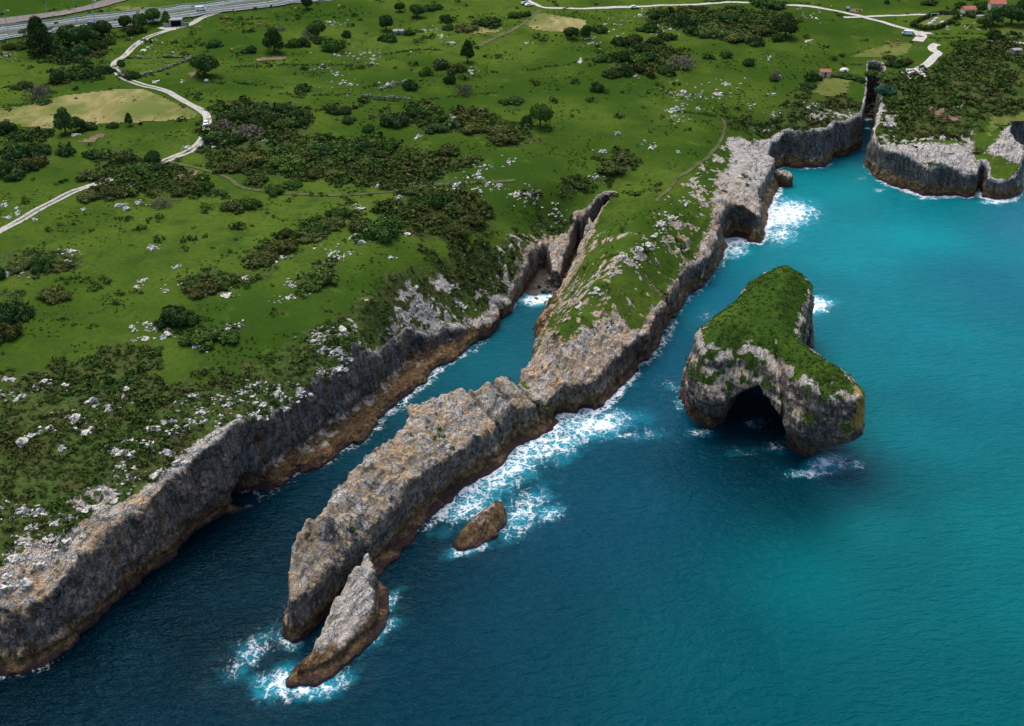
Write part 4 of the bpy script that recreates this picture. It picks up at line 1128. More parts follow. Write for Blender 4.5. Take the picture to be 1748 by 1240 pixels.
PL = [
 ('in the dense thicket below the motorway', [(72,92,58,56,'dark',1),(120,78,44,36,'dark',1),(150,74,40,32,'dark',1),(178,64,34,30,'dark',1),(95,90,36,24,'dark',0),(112,100,34,22,'dark',0),(135,95,34,24,'dark',0),(160,88,34,24,'dark',0),(185,76,26,20,'mid',0),(140,106,26,16,'dark',0),(20,84,26,14,'olive',0),(36,84,22,12,'dark',0),(60,80,30,30,'dark',1)]),
 ('beside the motorway underpass', [(216,50,28,24,'mid',1),(240,50,30,28,'mid',1),(262,40,30,26,'mid',1),(285,44,24,22,'mid',1),(236,56,30,20,'olive',0)]),
 ('in the hedge left of the hay field', [(98,142,28,22,'dark',1),(118,136,24,16,'dark',0),(135,134,22,16,'mid',0),(150,132,24,16,'dark',0),(168,129,24,16,'dark',0),(185,124,20,15,'dark',0),(150,114,15,16,'dark',0),(41,149,26,14,'dark',0),(30,152,18,10,'dark',0),(68,168,42,30,'dead',0),(76,176,26,10,'dark',0)]),
 ('at the bend of the gravel track', [(225,134,26,18,'dark',0),(206,112,15,14,'mid',0),(215,130,20,16,'dead',0)]),
 ('along the near edge of the hay field', [(112,228,46,40,'dark',1),(132,224,30,26,'dark',1),(154,220,32,15,'dark',0),(194,217,20,12,'dark',0),(221,215,20,20,'dark',1),(241,213,6,7,'dark',0),(80,228,24,12,'dark',0)]),
 ('at the left edge below the hay field', [(10,225,34,24,'dark',0),(24,238,28,16,'dark',0),(30,268,40,28,'dark',0),(62,264,36,22,'dark',0),(112,264,30,18,'dark',0),(155,268,28,15,'dark',0),(10,298,38,34,'dark',0),(28,304,30,20,'dark',0),(66,284,32,20,'olive',0),(48,290,28,20,'dark',0)]),
 ('in the thicket over the lower gravel track', [(223,278,36,22,'dark',0),(262,274,28,24,'dark',0),(240,292,34,18,'mid',0),(165,304,46,18,'olive',0),(206,298,32,16,'olive',0),(272,290,26,13,'dark',0),(150,340,40,14,'olive',0),(185,330,34,14,'olive',0)]),
 ('in the pasture above the track bend', [(364,80,28,16,'mid',0),(517,155,28,17,'dark',0),(568,192,26,18,'dark',0),(590,192,24,15,'dark',0),(594,208,22,13,'dark',0),(300,73,12,5,'dark',0),(325,80,10,5,'dark',0)]),
 ('in the tree row of the upper pasture', [(468,88,48,36,'dark',1),(430,89,20,15,'dark',0),(418,90,14,8,'dark',0),(500,80,26,18,'mid',0),(516,78,26,18,'dark',0),(542,64,34,30,'mid',1),(528,66,24,22,'dead',0),(566,84,40,24,'mid',0),(590,64,14,16,'dark',0),(548,74,24,14,'dark',0),(480,52,14,10,'dead',0)]),
 ('in the large thicket beside the white car', [(390,208,42,26,'dark',0),(412,200,38,24,'dark',0),(445,194,40,24,'dark',0),(465,208,36,22,'dark',0),(508,202,34,20,'dark',0),(492,217,36,22,'mid',0),(515,214,22,18,'dark',0),(382,220,42,20,'dead',0),(425,230,46,22,'dead',0),(375,240,52,22,'dark',0),(405,240,36,16,'dark',0),(440,215,40,20,'dark',0),(480,190,30,18,'dark',0)]),
 ('in the scrub hollow of the middle pasture', [(343,324,32,20,'mid',0),(402,356,42,20,'olive',0),(425,354,36,20,'mid',0),(470,328,32,16,'mid',0),(480,282,60,22,'mid',0),(549,258,42,20,'dark',0),(535,300,36,16,'olive',0),(275,352,32,18,'dead',0),(310,332,26,14,'olive',0),(535,400,44,22,'mid',0),(488,404,36,18,'olive',0),(580,370,42,18,'mid',0),(430,275,50,18,'olive',0),(600,258,40,16,'dark',0),(400,290,50,16,'olive',0),(520,270,40,18,'olive',0),(570,300,36,14,'olive',0),(440,312,40,15,'olive',0),(300,318,30,14,'olive',0),(330,310,30,14,'olive',0),(500,318,34,14,'mid',0)]),
 ('around the stone pen in the far pasture', [(683,20,22,16,'dark',1),(712,29,28,22,'dark',1),(731,17,22,12,'dark',0),(748,15,18,11,'dark',0),(667,70,24,18,'mid',0),(654,69,18,13,'dark',0),(700,60,18,13,'dark',0),(762,37,20,15,'dark',0),(790,50,38,13,'olive',0),(765,50,20,11,'dark',0),(834,43,46,17,'dark',0),(878,29,26,11,'mid',0),(898,27,16,10,'mid',0)]),
 ('by the walls of the central pasture', [(752,117,30,20,'flower',0),(782,122,26,18,'olive',0),(728,128,22,20,'light',0),(698,152,24,22,'dark',0),(767,142,18,17,'dark',0),(792,160,28,22,'dead',0),(880,174,32,12,'dark',0),(862,176,20,10,'mid',0),(770,128,14,16,'flower',0)]),
 ('in the gorse belt of the central pasture', [(672,213,42,26,'dark',0),(708,199,32,20,'dark',0),(732,193,42,19,'mid',0),(745,208,28,18,'mid',0),(631,224,20,18,'mid',0),(664,253,34,22,'light',0),(687,256,22,14,'light',0),(620,252,36,16,'dark',0),(806,222,52,15,'olive',0),(855,228,50,18,'olive',0),(860,242,46,16,'olive',0),(902,213,18,22,'mid',0),(770,215,30,18,'flower',0),(745,222,40,16,'dark',0),(640,262,40,12,'dark',0),(690,268,40,12,'mid',0),(760,262,40,16,'olive',0),(800,275,40,14,'olive',0)]),
 ('around the rocky knoll below the gravel road', [(976,66,28,20,'dark',1),(1000,66,20,24,'mid',1),(1022,54,26,15,'dark',0),(1130,30,36,18,'mid',0),(1160,44,36,26,'dark',0),(1028,104,28,17,'mid',0),(1064,102,32,20,'dark',0),(1098,88,24,20,'dark',0),(1112,102,26,17,'dark',0),(1068,127,30,22,'dark',0),(1090,122,26,20,'mid',0),(1138,124,28,15,'dark',0),(1165,114,44,24,'dead',0),(1017,154,22,20,'dark',0),(1045,130,34,16,'dark',0),(1080,76,32,24,'olive',0),(1116,74,26,14,'dark',0),(1057,76,28,17,'dark',0),(1092,108,30,18,'light',0),(1110,52,36,14,'dark',0),(1140,66,30,12,'dark',0)]),
 ('in the far thicket under the gravel road', [(1344,30,18,12,'dark',0),(1340,63,46,34,'dark',1),(1326,70,22,14,'mid',0),(1289,75,32,18,'dark',0),(1255,68,52,16,'olive',0),(1251,36,22,14,'dark',0),(1215,60,50,16,'dark',0),(1300,58,40,16,'olive',0),(1180,56,30,14,'dark',0),(1185,38,30,16,'mid',0),(1225,30,28,12,'dark',0),(1315,12,40,14,'dark',0),(1295,8,30,12,'mid',0)]),
 ('scattered over the far pasture', [(1208,99,20,12,'mid',0),(1240,97,20,14,'mid',0),(1278,110,20,14,'dark',0),(1325,132,18,18,'dead',0),(1320,138,16,8,'dark',0),(1385,136,28,18,'dark',0),(1440,131,40,8,'dark',0),(1513,6,10,8,'dark',0),(1588,7,26,9,'dark',0),(1375,148,26,9,'dark',0)]),
 ('around the red-roofed houses', [(1629,19,9,8,'dark',0),(1656,27,26,10,'dark',0),(1672,22,26,18,'mid',1),(1694,42,42,26,'dark',1),(1725,42,46,34,'dark',1),(1715,26,22,18,'mid',1),(1745,24,26,22,'dark',1),(1695,66,28,20,'dark',0),(1748,42,30,26,'mid',1),(1680,46,26,18,'dark',1),(1640,12,20,12,'mid',0)]),
 ('at the head of the narrow far inlet', [(1508,160,34,22,'teal',0),(1514,132,38,13,'mid',0),(1490,128,26,10,'mid',0),(1470,140,20,10,'dark',0),(1528,112,30,14,'dark',0),(1545,108,26,12,'olive',0),(1520,100,22,8,'olive',0)]),
 ('above the inner inlet', [(748,350,36,26,'mid',0),(660,398,62,40,'mid',0),(822,355,26,20,'olive',0),(800,380,42,18,'olive',0),(770,360,40,18,'olive',0),(735,335,34,16,'olive',0),(1040,288,42,17,'olive',0),(1060,272,28,10,'olive',0),(985,318,26,9,'olive',0),(620,392,50,22,'olive',0),(780,395,44,16,'olive',0),(700,330,40,14,'olive',0),(615,385,30,14,'dark',0)]),
 ('on the open turf left of the inlet', [(298,550,60,38,'dark',0),(318,548,40,22,'mid',0),(20,545,52,38,'dark',0),(6,574,44,34,'olive',0),(70,458,34,28,'mid',0),(40,455,44,16,'olive',0),(2,474,22,26,'dark',0),(92,508,52,18,'olive',0),(357,494,62,20,'olive',0),(375,488,40,22,'mid',0),(330,490,36,18,'dark',0),(446,443,62,17,'olive',0),(480,425,50,16,'olive',0),(548,480,60,28,'mid',0),(530,492,40,16,'mid',0),(345,582,62,24,'mid',0),(385,578,40,14,'mid',0),(40,540,36,20,'mid',0),(560,385,44,15,'olive',0),(535,405,44,14,'olive',0)]),
]
UNIQ = {(352,130): 'large round dark tree standing alone between field walls', (798,106): 'tall dark evergreen tree alone in the central pasture', (922,216): 'big leafy bright green tree on the edge of the gorse belt', (524,15): 'small dark tree beside the gravel track among grazing cattle', (659,52): 'round dark tree left of the stone pen'}
for (u, v), lab in UNIQ.items():
    wh = {(352,130): (48,38,'dark'), (798,106): (34,33,'dark'), (922,216): (42,42,'light'), (524,15): (20,20,'dark'), (659,52): (29,27,'dark')}[(u, v)]
    plant(u, v, wh[0], wh[1], wh[2], '', True, 'lone trees in the pastures', lab)
for where, items in PL:
    for (u, v, a, b, kind, tr) in items:
        plant(u, v, a, b, kind, where, bool(tr))

ORD = ['first', 'second', 'third', 'fourth', 'fifth', 'sixth', 'seventh', 'eighth', 'ninth', 'tenth', 'eleventh', 'twelfth', 'thirteenth', 'fourteenth', 'fifteenth', 'sixteenth', 'seventeenth', 'eighteenth', 'nineteenth', 'twentieth']
def place_words(objs):
    """things that share a description are told apart by their order in the view, left to right"""
    by = {}
    for o in objs: by.setdefault(o['label'], []).append(o)
    for lab, L in by.items():
        if len(L) < 2: continue
        L.sort(key=lambda o: o.location.x / o.location.y)
        for i, o in enumerate(L):
            o['label'] = lab + (', leftmost' if i == 0 else ', rightmost' if i == len(L) - 1 else ', %s from the left' % ORD[i])
place_words([o for o in bpy.data.objects if o.parent is None and o.name.split('.')[0] in ('tree', 'bush')])

# low heath and gorse: uncountable ground cover
def clump_proto(rs, n, size):
    V, F, T = leaf_cloud(rs, [(0, 0, .1, .75, .75, .5), (.35, .2, .15, .4, .4, .35), (-.3, -.25, .12, .42, .42, .3)], n, size, False)
    return V, F, T
PRO = [clump_proto(rs, 22, .3) for k in range(6)]
def scatter_clumps(name, pts, sizes, mat, label, cat):
    n = len(pts)
    Vs, Fs, Ts, off = [], [], [], 0
    ang = rs.uniform(0, 6.28, n); which = rs.randint(0, len(PRO), n); tb = rs.uniform(.35, 1.1, n)
    for k in range(len(PRO)):
        m = np.where(which == k)[0]
        if not len(m): continue
        V, F, T = PRO[k]
        c, s_ = np.cos(ang[m])[:, None], np.sin(ang[m])[:, None]
        X = (V[None, :, 0] * c - V[None, :, 1] * s_) * sizes[m][:, None] + pts[m, 0:1]
        Y = (V[None, :, 0] * s_ + V[None, :, 1] * c) * sizes[m][:, None] + pts[m, 1:2]
        Z = V[None, :, 2] * sizes[m][:, None] * .95 + pts[m, 2:3]
        Vs.append(np.stack([X.ravel(), Y.ravel(), Z.ravel()], 1))
        Fs.append((F[None] + (np.arange(len(m)) * len(V))[:, None, None] + off).reshape(-1, 3))
        Ts.append(np.clip(T[None] * tb[m][:, None], 0, 1).ravel()); off += len(m) * len(V)
    me = np_mesh(name, np.concatenate(Vs), np.concatenate(Fs), False); vattr(me, 'tone', np.concatenate(Ts))
    return add(name, me, mat, label=label, cat=cat, kind='stuff')

def scrub_points(n, x0, x1, y0, y1, thr):
    x = rs.uniform(x0, x1, n); y = rs.uniform(y0, y1, n)
    d, a = coast(x, y)
    m = d > 1.5; x, y, d, a = x[m], y[m], d[m], a[m]
    h = h_land(x, y)
    mk = land_masks(x, y, h, np.ones_like(x), d, a)
    k = (mk[:, 3] * mk[:, 0] + .45 * n2(x / 4, y / 4) + .25 * n2(x / 9 + 5, y / 9)) > rs.uniform(.25, .95, len(x))
    return np.stack([x, y, h], 1)[k]
pa = scrub_points(42000, -150, 60, 165, 400, .62)
pb = scrub_points(60000, -260, 260, 330, 660, .62)
sa = np.clip(.7 * np.exp(.38 * rs.normal(size=len(pa))), .35, 1.8) * (1 + .35 * n2(pa[:, 0] / 9, pa[:, 1] / 9)); sb = np.clip(1.15 * np.exp(.42 * rs.normal(size=len(pb))), .5, 3.0)
br = n2(pa[:, 0] / 11 + 4, pa[:, 1] / 11) + .5 * n2(pa[:, 0] / 3, pa[:, 1] / 3); bb = n2(pb[:, 0] / 14 + 4, pb[:, 1] / 14) + .5 * n2(pb[:, 0] / 4, pb[:, 1] / 4)
allp = np.concatenate([pa, pb]); alls = np.concatenate([sa, sb]); allb = np.concatenate([br, bb])
scatter_clumps('heath', allp[allb < .18], alls[allb < .18], LEAF['heath'], 'low dark green heath covering the cliff tops', 'heath')
scatter_clumps('bracken', allp[allb >= .18], alls[allb >= .18], LEAF['heath_brown'], 'low brown bracken and gorse patches among the heath', 'bracken')
# rough grass tussocks in the pastures
tx = rs.uniform(-230, 150, 60000); ty = 215 + 400 * rs.uniform(0, 1, 60000) ** 1.3
td, ta = coast(tx, ty)
tm = (n2(tx / 14 + 7, ty / 14) * .7 + n2(tx / 5, ty / 5) * .5 > rs.uniform(.0, .75, len(tx))) & (td > 6)
tx, ty = tx[tm], ty[tm]
pt = np.stack([tx, ty, h_land(tx, ty) - .08], 1)
tk = rs.choice(len(pt), min(9000, len(pt)), False); pt = pt[tk]
scatter_clumps('grass_tussocks', pt, rs.uniform(.18, .42, len(pt)) * (1 + pt[:, 1] / 900), mat_leaf('tussock_grass', (.034, .068, .010), (.062, .1, .015), (.085, .122, .022)), 'darker rough grass tussocks dotted over the pastures', 'grass')
# field banks: lines of low growth
BANK = [[(400,115),(460,113),(520,111),(600,112)], [(350,142),(400,140),(450,147),(480,152)], [(630,170),(700,176),(770,165),(850,158)], [(640,95),(720,85),(760,85)], [(930,60),(965,62),(1000,62)], [(900,120),(960,112),(1010,100)], [(0,150),(40,150),(100,160)], [(0,180),(60,178)], [(1150,190),(1240,200),(1320,207)],
        [(1250,206),(1300,209),(1340,205)], [(380,33),(420,34),(480,30)], [(1450,110),(1500,112),(1560,108)], [(1590,58),(1640,58),(1690,60)], [(480,160),(530,163),(600,160)], [(210,100),(260,100),(320,99)], [(240,131),(285,118),(326,102)], [(1560,62),(1600,66),(1640,64)], [(700,320),(760,318),(820,312)], [(1340,165),(1370,150),(1400,133)], [(1200,4),(1300,0),(1400,8)], [(620,150),(680,140),(720,138)]]
bp_ = []
for L in BANK:
    P = lpoly(L, 25); d = np.append(0, np.cumsum(np.hypot(*np.diff(P, axis=0).T)))
    t = rs.uniform(0, d[-1], int(d[-1] * 1.3))
    bp_.append(np.stack([np.interp(t, d, P[:, 0]) + rs.normal(size=len(t)) * .45, np.interp(t, d, P[:, 1]) + rs.normal(size=len(t)) * .5], 1))
bp_ = np.concatenate(bp_); bp_ = np.column_stack([bp_, h_land(bp_[:, 0], bp_[:, 1])])
scatter_clumps('field_bank_growth', bp_, rs.uniform(.5, 1.1, len(bp_)), LEAF['dark'], 'dark low growth along the old field banks', 'undergrowth')
# turf tussocks on the sea stack
V0 = np.array([v.co[:] for v in bpy.data.objects['turf_cap'].data.vertices]) + np.array([68, 280, 0])
sel = rs.choice(len(V0), 2600); pts = V0[sel] - np.array([0, 0, .15])
o = scatter_clumps('turf_tussocks', pts, rs.uniform(.3, .7, len(pts)), LEAF['mid'], 'thick green tussocks on top of the arched sea stack', 'turf')

# ------------------------------------------------------------------ white limestone rocks
g_ = NT('white_limestone'); P_ = g_.pos(); n_ = g_.noise(P_, 1.4, 5, .7); nb_ = g_.noise(P_, .35, 2)
M_WHITE = g_.out(g_.mix(g_.ramp(n_, .35, .6), (.2, .195, .18), g_.mix(nb_, (.58, .54, .47), (.74, .72, .67))), .9, g_.bump(n_, .8, .25), .2)
def rock_proto(rs, flat):
    bm = bmesh.new(); bmesh.ops.create_icosphere(bm, subdivisions=2, radius=1)
    iv = np.array([v.co[:] for v in bm.verts]); bf = np.array([[v.index for v in f.verts] for f in bm.faces]); bm.free()
    o_ = rs.uniform(0, 50, 3)
    r = 1 + .8 * n3(iv[:, 0] * 1.1 + o_[0], iv[:, 1] * 1.1 + o_[1], iv[:, 2] * 1.1 + o_[2]) + .6 * n3(iv[:, 0] * 2.6 + o_[0], iv[:, 1] * 2.6, iv[:, 2] * 2.6 + o_[2])
    V = iv * r[:, None] * np.array([1, rs.uniform(.5, .8), flat]); V[:, 2] = np.where(V[:, 2] < 0, V[:, 2] * .5, V[:, 2])
    return V, bf
RP = [rock_proto(rs, rs.uniform(.5, .95)) for k in range(9)]
RM = [np_mesh('limestone_rock', v, f, False) for v, f in RP]
for m_ in RM: m_.materials.append(M_WHITE)
RK = [
 ('in heath above the left sea cliff', [(14,648,8,2),(82,655,8,2),(62,661,5,1),(7,673,10,3),(29,680,4,1),(69,669,6,1),(111,661,6,1),(187,692,12,4),(151,690,6,1),(165,694,4,1),(211,666,6,1),(216,678,5,1),(309,687,18,3),(331,676,5,2),(120,714,16,5),(146,731,14,3),(84,731,8,2),(58,745,6,2),(39,757,6,1),(110,767,5,1),(285,721,10,3),(261,731,7,2),(302,729,6,1),(333,722,22,8),(347,704,10,3),(292,743,12,3),(214,753,6,2),(225,748,5,1),(199,769,10,4),(220,774,9,2),(254,760,9,2),(280,764,20,7),(206,796,7,2),(232,796,6,1),(220,817,12,4),(275,808,16,5),(316,788,10,3)]),
 ('near the rim of the left sea cliff', [(40,875,16,6),(70,880,10,4),(95,895,8,3),(60,900,10,3),(90,915,16,5),(20,955,14,6),(45,925,10,4),(105,930,10,4),(10,985,8,3),(35,1000,12,4),(150,870,8,2),(190,845,14,6),(170,838,10,3),(120,885,8,3),(5,1005,8,2),(70,965,10,4)]),
 ('on the heath above the notch in the cliff', [(415,668,14,5),(432,659,10,3),(388,688,18,6),(441,688,8,3),(477,673,12,5),(412,716,8,2),(439,709,14,6),(508,681,20,8),(532,675,8,2),(487,697,6,2),(460,720,10,3)]),
 ('on the scrubby slope above the inlet mouth', [(546,580,14,6),(563,565,12,4),(583,565,8,3),(570,599,8,2),(551,601,9,3),(592,614,10,4),(583,633,12,6),(600,640,8,3),(720,520,8,3),(735,525,8,3),(705,495,6,2),(770,490,6,2),(790,520,8,3),(830,500,6,2)]),
 ('in the turf left of the inlet', [(223,558,4,1),(238,563,5,1),(252,553,5,2),(266,561,8,3),(252,577,7,2),(285,575,6,2),(226,582,4,1),(247,480,5,1),(278,494,6,1),(232,490,3,1),(300,457,4,1),(125,429,8,3),(113,445,4,1),(27,460,12,4),(14,470,4,1),(261,422,8,3),(385,505,7,3),(388,491,4,1),(343,506,4,1),(314,484,4,1),(420,477,5,1),(427,445,5,1),(470,445,10,3),(484,441,5,1),(498,486,8,3),(493,510,9,3),(522,503,5,1),(577,434,16,7),(395,561,5,1),(409,556,6,2),(340,594,7,2),(668,441,5,1)]),
 ('near the lower gravel track', [(10,353,8,3),(31,366,14,3),(12,374,5,1),(64,376,5,1),(216,319,12,6),(206,348,8,2),(141,360,5,1),(187,340,4,1),(213,357,4,1),(237,347,8,2),(357,251,8,2),(398,242,6,2),(441,237,10,3),(323,252,8,2),(130,233,4,1),(580,372,9,3),(597,366,5,2)]),
 ('in the pasture above the inner inlet', [(882,335,14,9),(904,330,12,7),(913,343,10,4),(817,302,16,7),(827,285,8,4),(776,321,10,4),(820,319,16,6),(855,316,8,3),(680,340,6,2),(613,355,8,3),(647,318,4,1),(710,316,8,1),(1019,302,7,2),(952,371,16,8),(606,405,6,2),(614,412,9,3),(693,400,6,2),(868,275,12,4),(1026,259,10,3),(1158,259,4,1),(1115,250,10,3),(1054,227,5,1)]),
 ('along the grassy crest of the long ridge', [(1105,420,12,5),(1120,400,10,4),(1080,450,10,5),(1040,470,8,3),(1060,440,8,3),(1010,500,8,3),(990,520,8,3),(1150,370,12,5),(1170,345,12,5),(1130,385,10,4),(1190,320,10,4),(1090,430,8,4)]),
 ('on the shoulder above the far cove', [(1388,185,12,6),(1402,202,14,5),(1433,197,10,4),(1326,197,10,4),(1285,180,6,2),(1510,190,10,4),(1505,205,8,4),(1520,215,8,4),(1629,182,10,3),(1530,240,12,4),(1600,242,16,5),(1310,222,8,3),(1345,220,8,3)]),
 ('scattered in the far pastures', [(14,98,16,5),(257,70,8,3),(247,82,14,5),(311,141,4,1),(264,139,5,1),(354,141,4,1),(584,144,14,5),(577,127,12,4),(549,115,9,4),(584,97,16,6),(566,37,12,5),(1163,161,18,8),(1150,189,10,4),(1160,206,14,4),(1088,130,6,2),(992,105,3,1),(1005,74,16,5),(1043,52,16,5),(1095,31,20,8),(1136,50,14,9),(800,122,10,3),(628,93,26,10),(734,52,14,4),(748,64,6,2),(765,74,5,2),(672,144,10,4),(899,74,4,1),(710,235,4,1),(770,201,3,1),(1169,161,14,6),(1223,161,16,7),(1242,142,14,5),(1155,185,8,3),(1192,187,6,2),(1320,161,4,1),(1385,26,16,7),(1388,71,6,1),(1309,101,4,1),(1330,130,4,1),(1654,46,12,5),(1617,48,4,2)])]
RLAB = {}
for zi, (where, cl) in enumerate(RK):
    parts = [list(range(len(cl)))]
    if len(cl) > 18:
        od = sorted(range(len(cl)), key=lambda i: cl[i][1]); k3 = len(cl) // 3 + 1
        parts = [od[:k3], od[k3:2 * k3], od[2 * k3:]]
    for pi, idx in enumerate(parts):
        rowt = '' if len(parts) == 1 else ('upper part, ', 'middle part, ', 'lower part, ')[pi]
        for r_, i in enumerate(sorted(idx, key=lambda i: cl[i][0])):
            RLAB[(zi, i)] = 'white rock ' + where + ', ' + rowt + ORD[min(r_, 19)] + ' cluster from left'
recs = []
for zi, (where, cl) in enumerate(RK):
    for ci, (u, v, r, n) in enumerate(cl):
        big_ = rs.rand() * .6
        for k in range(max(1, int(n * (1.0 if v < 300 else 1.6)))):
            uu, vv = u + rs.normal() * r * .55, v + rs.normal() * r * .28
            recs.append(((zi, ci), uu, vv, rs.uniform(.55, 1.25) * (1.15 if k == 0 else .8) * (1 + big_ * (k == 0))))
ru = np.array([q[1] for q in recs]); rv = np.array([q[2] for q in recs])
X, Y, Z = on_land(ru, rv, 22.0)
dd, da_ = coast(X, Y); dd = dd - da_[:, 0] - da_[:, 1]
depth = Y * math.cos(PITCH) + (CAMH - Z) * math.sin(PITCH)
siz = np.array([q[3] for q in recs]) * np.where(depth > 420, .78, .72)
score = siz / depth * (dd > .5)
order = np.argsort(-score)
ind = set(order[:290].tolist())
sv, sf, so = [], [], 0
for i in range(len(recs)):
    if dd[i] <= .5: continue
    k = i % len(RM); ang = rs.uniform(-.7, .5) + .9
    sx_, sy_, sz_ = siz[i] * rs.uniform(.8, 1.3), siz[i] * rs.uniform(.7, 1.1), siz[i] * rs.uniform(.6, 1.1)
    if i in ind:
        o = add('limestone_rock', RM[k], label=RLAB[recs[i][0]], cat='rock', group='white limestone rocks ' + RK[recs[i][0][0]][0], loc=(X[i], Y[i], Z[i] + .05 * siz[i]))
        o.rotation_euler = (0, 0, ang); o.scale = (sx_, sy_, sz_)
    else:
        V, F = RP[k]; c, s_ = math.cos(ang), math.sin(ang)
        v = V * np.array([sx_, sy_, sz_]); v = np.stack([v[:, 0] * c - v[:, 1] * s_ + X[i], v[:, 0] * s_ + v[:, 1] * c + Y[i], v[:, 2] + Z[i]], 1)
        sv.append(v); sf.append(F + so); so += len(V)
# loose small stones, too many to count
lu, lv = [], []
for zi, (where, cl) in enumerate(RK):
    for (u, v, r, n) in cl:
        m = int(n * (1.8 if v < 420 else 3.0)) + 1
        lu.append(u + rs.normal(size=m) * r * 1.3); lv.append(v + rs.normal(size=m) * r * .55)
x, y, z = on_land(np.concatenate(lu), np.concatenate(lv), 22.0)
d, da_ = coast(x, y); d = d - da_[:, 0] - da_[:, 1]
for k in np.where(d > .8)[0]:
    V, F = RP[rs.randint(len(RP))]; q = rs.uniform(.18, .45) * (1.2 if y[k] > 400 else 1)
    sv.append(V * q + np.array([x[k], y[k], z[k] + .05])); sf.append(F + so); so += len(V)
add('loose_stones', np_mesh('loose_stones', np.concatenate(sv), np.concatenate(sf), False), M_WHITE, label='small white stones scattered through turf and heath', cat='stones', kind='stuff')
# ------------------------------------------------------------------ small built things
def land_pt(u, v, z0=26.0):
    x, y, z = on_land(np.array([float(u)]), np.array([float(v)]), z0)
    return float(x[0]), float(y[0]), float(z[0])

def flat_mat(name, c, rough=.6, spec=.4, metal=0):
    g = NT(name); g.b.inputs['Metallic'].default_value = metal
    n = g.noise(g.pos(), 2.0, 3)
    return g.out(g.mix(g.ramp(n, .3, .7), tuple(q * .86 for q in c), c), rough, None, spec)
M_CARW = flat_mat('white_car_paint', (.72, .74, .76), .3, .5)
M_CARB = flat_mat('blue_car_paint', (.06, .11, .2), .3, .5)
M_CARS = flat_mat('silver_car_paint', (.36, .42, .48), .3, .5)
M_GLASS = flat_mat('dark_glass', (.015, .02, .025), .1, .6)
M_TYRE = flat_mat('tyre_rubber', (.02, .02, .02), .8)
M_LAMP = flat_mat('lamp_lens', (.7, .72, .7), .2, .6)
M_TILE = simple_mat('red_roof_tile', (.26, .075, .045), (.42, .15, .09), 1.5, .8, .05)
M_WALLP = simple_mat('pale_render', (.42, .36, .28), (.58, .52, .43), 1.2, .9, .02)
M_STONEW = simple_mat('grey_stone', (.06, .065, .05), (.34, .33, .3), 1.2, .9, .15)
M_CONC = simple_mat('concrete', (.2, .2, .19), (.33, .33, .31), 1.1, .85, .03)
M_DOOR = flat_mat('dark_door', (.05, .035, .025), .8)
M_COWT = flat_mat('tan_hide', (.33, .16, .07), .9); M_COWB = flat_mat('brown_hide', (.16, .06, .03), .9); M_COWK = flat_mat('black_hide', (.02, .018, .016), .9)
M_WHITEP = flat_mat('white_paint', (.72, .72, .7), .6)

def prism(name, prof, w0, w1=None, top=None):
    """side profile (x, z) extruded over the width; vertices above `top` use the narrower width w1"""
    V = []
    for sgn in (-1, 1):
        for x, z in prof:
            ww = w1 if (w1 and z > top) else w0
            V.append((x, sgn * ww / 2, z))
    n = len(prof)
    bm = bmesh.new()
    vs = [bm.verts.new(v) for v in V]
    bm.faces.new(vs[:n][::-1]) ; bm.faces.new(vs[n:])
    for i in range(n):
        j = (i + 1) % n
        bm.faces.new((vs[i], vs[j], vs[n + j], vs[n + i]))
    bmesh.ops.recalc_face_normals(bm, faces=bm.faces)
    bmesh.ops.bevel(bm, geom=[e for e in bm.edges], offset=.05, segments=2, affect='EDGES')
    me = bpy.data.meshes.new(name); bm.to_mesh(me); bm.free()
    return me
def boxes(name, L):
    V, F = [], []
    for (x0, x1, y0, y1, z0, z1) in L:
        b = len(V)
        V += [(x0, y0, z0), (x1, y0, z0), (x1, y1, z0), (x0, y1, z0), (x0, y0, z1), (x1, y0, z1), (x1, y1, z1), (x0, y1, z1)]
        F += [(b + 3, b + 2, b + 1, b), (b + 4, b + 5, b + 6, b + 7), (b, b + 1, b + 5, b + 4), (b + 1, b + 2, b + 6, b + 5), (b + 2, b + 3, b + 7, b + 6), (b + 3, b, b + 4, b + 7)]
    return np_mesh(name, np.array(V, float), np.array(F), False)
def wheel_mesh():
    bm = bmesh.new(); bmesh.ops.create_cone(bm, cap_ends=True, segments=14, radius1=.32, radius2=.32, depth=.22)
    bmesh.ops.rotate(bm, verts=bm.verts, cent=(0, 0, 0), matrix=__import__('mathutils').Matrix.Rotation(math.pi / 2, 3, 'X'))
    me = bpy.data.meshes.new('wheel'); bm.to_mesh(me); bm.free(); me.materials.append(M_TYRE); return me
WHEEL = wheel_mesh()
CARB = prism('body', [(-2.1, .35), (2.1, .35), (2.15, .65), (1.95, .85), (1.0, .95), (.45, 1.42), (-1.25, 1.46), (-1.95, 1.0), (-2.15, .85)], 1.75, 1.35, 1.2)
CARG = boxes('window_glass', [(-1.1, .3, -.80, .80, 1.02, 1.30)])
WIND = prism('windscreen', [(.52, 1.36), (.98, .98), (.9, .98), (.46, 1.34)], 1.38)
VANB = prism('body', [(-2.4, .35), (2.4, .35), (2.45, .9), (2.1, 1.15), (1.55, 2.05), (1.3, 2.15), (-2.4, 2.2)], 1.9, 1.8, 1.9)
VANG = boxes('window_glass', [(.75, 1.45, -.965, .965, 1.25, 1.8)])
VWIND = prism('windscreen', [(1.64, 1.95), (2.12, 1.2), (2.05, 1.2), (1.58, 1.93)], 1.7)
LAMP = boxes('headlight', [(2.06, 2.16, -.16, .16, -.07, .07)])
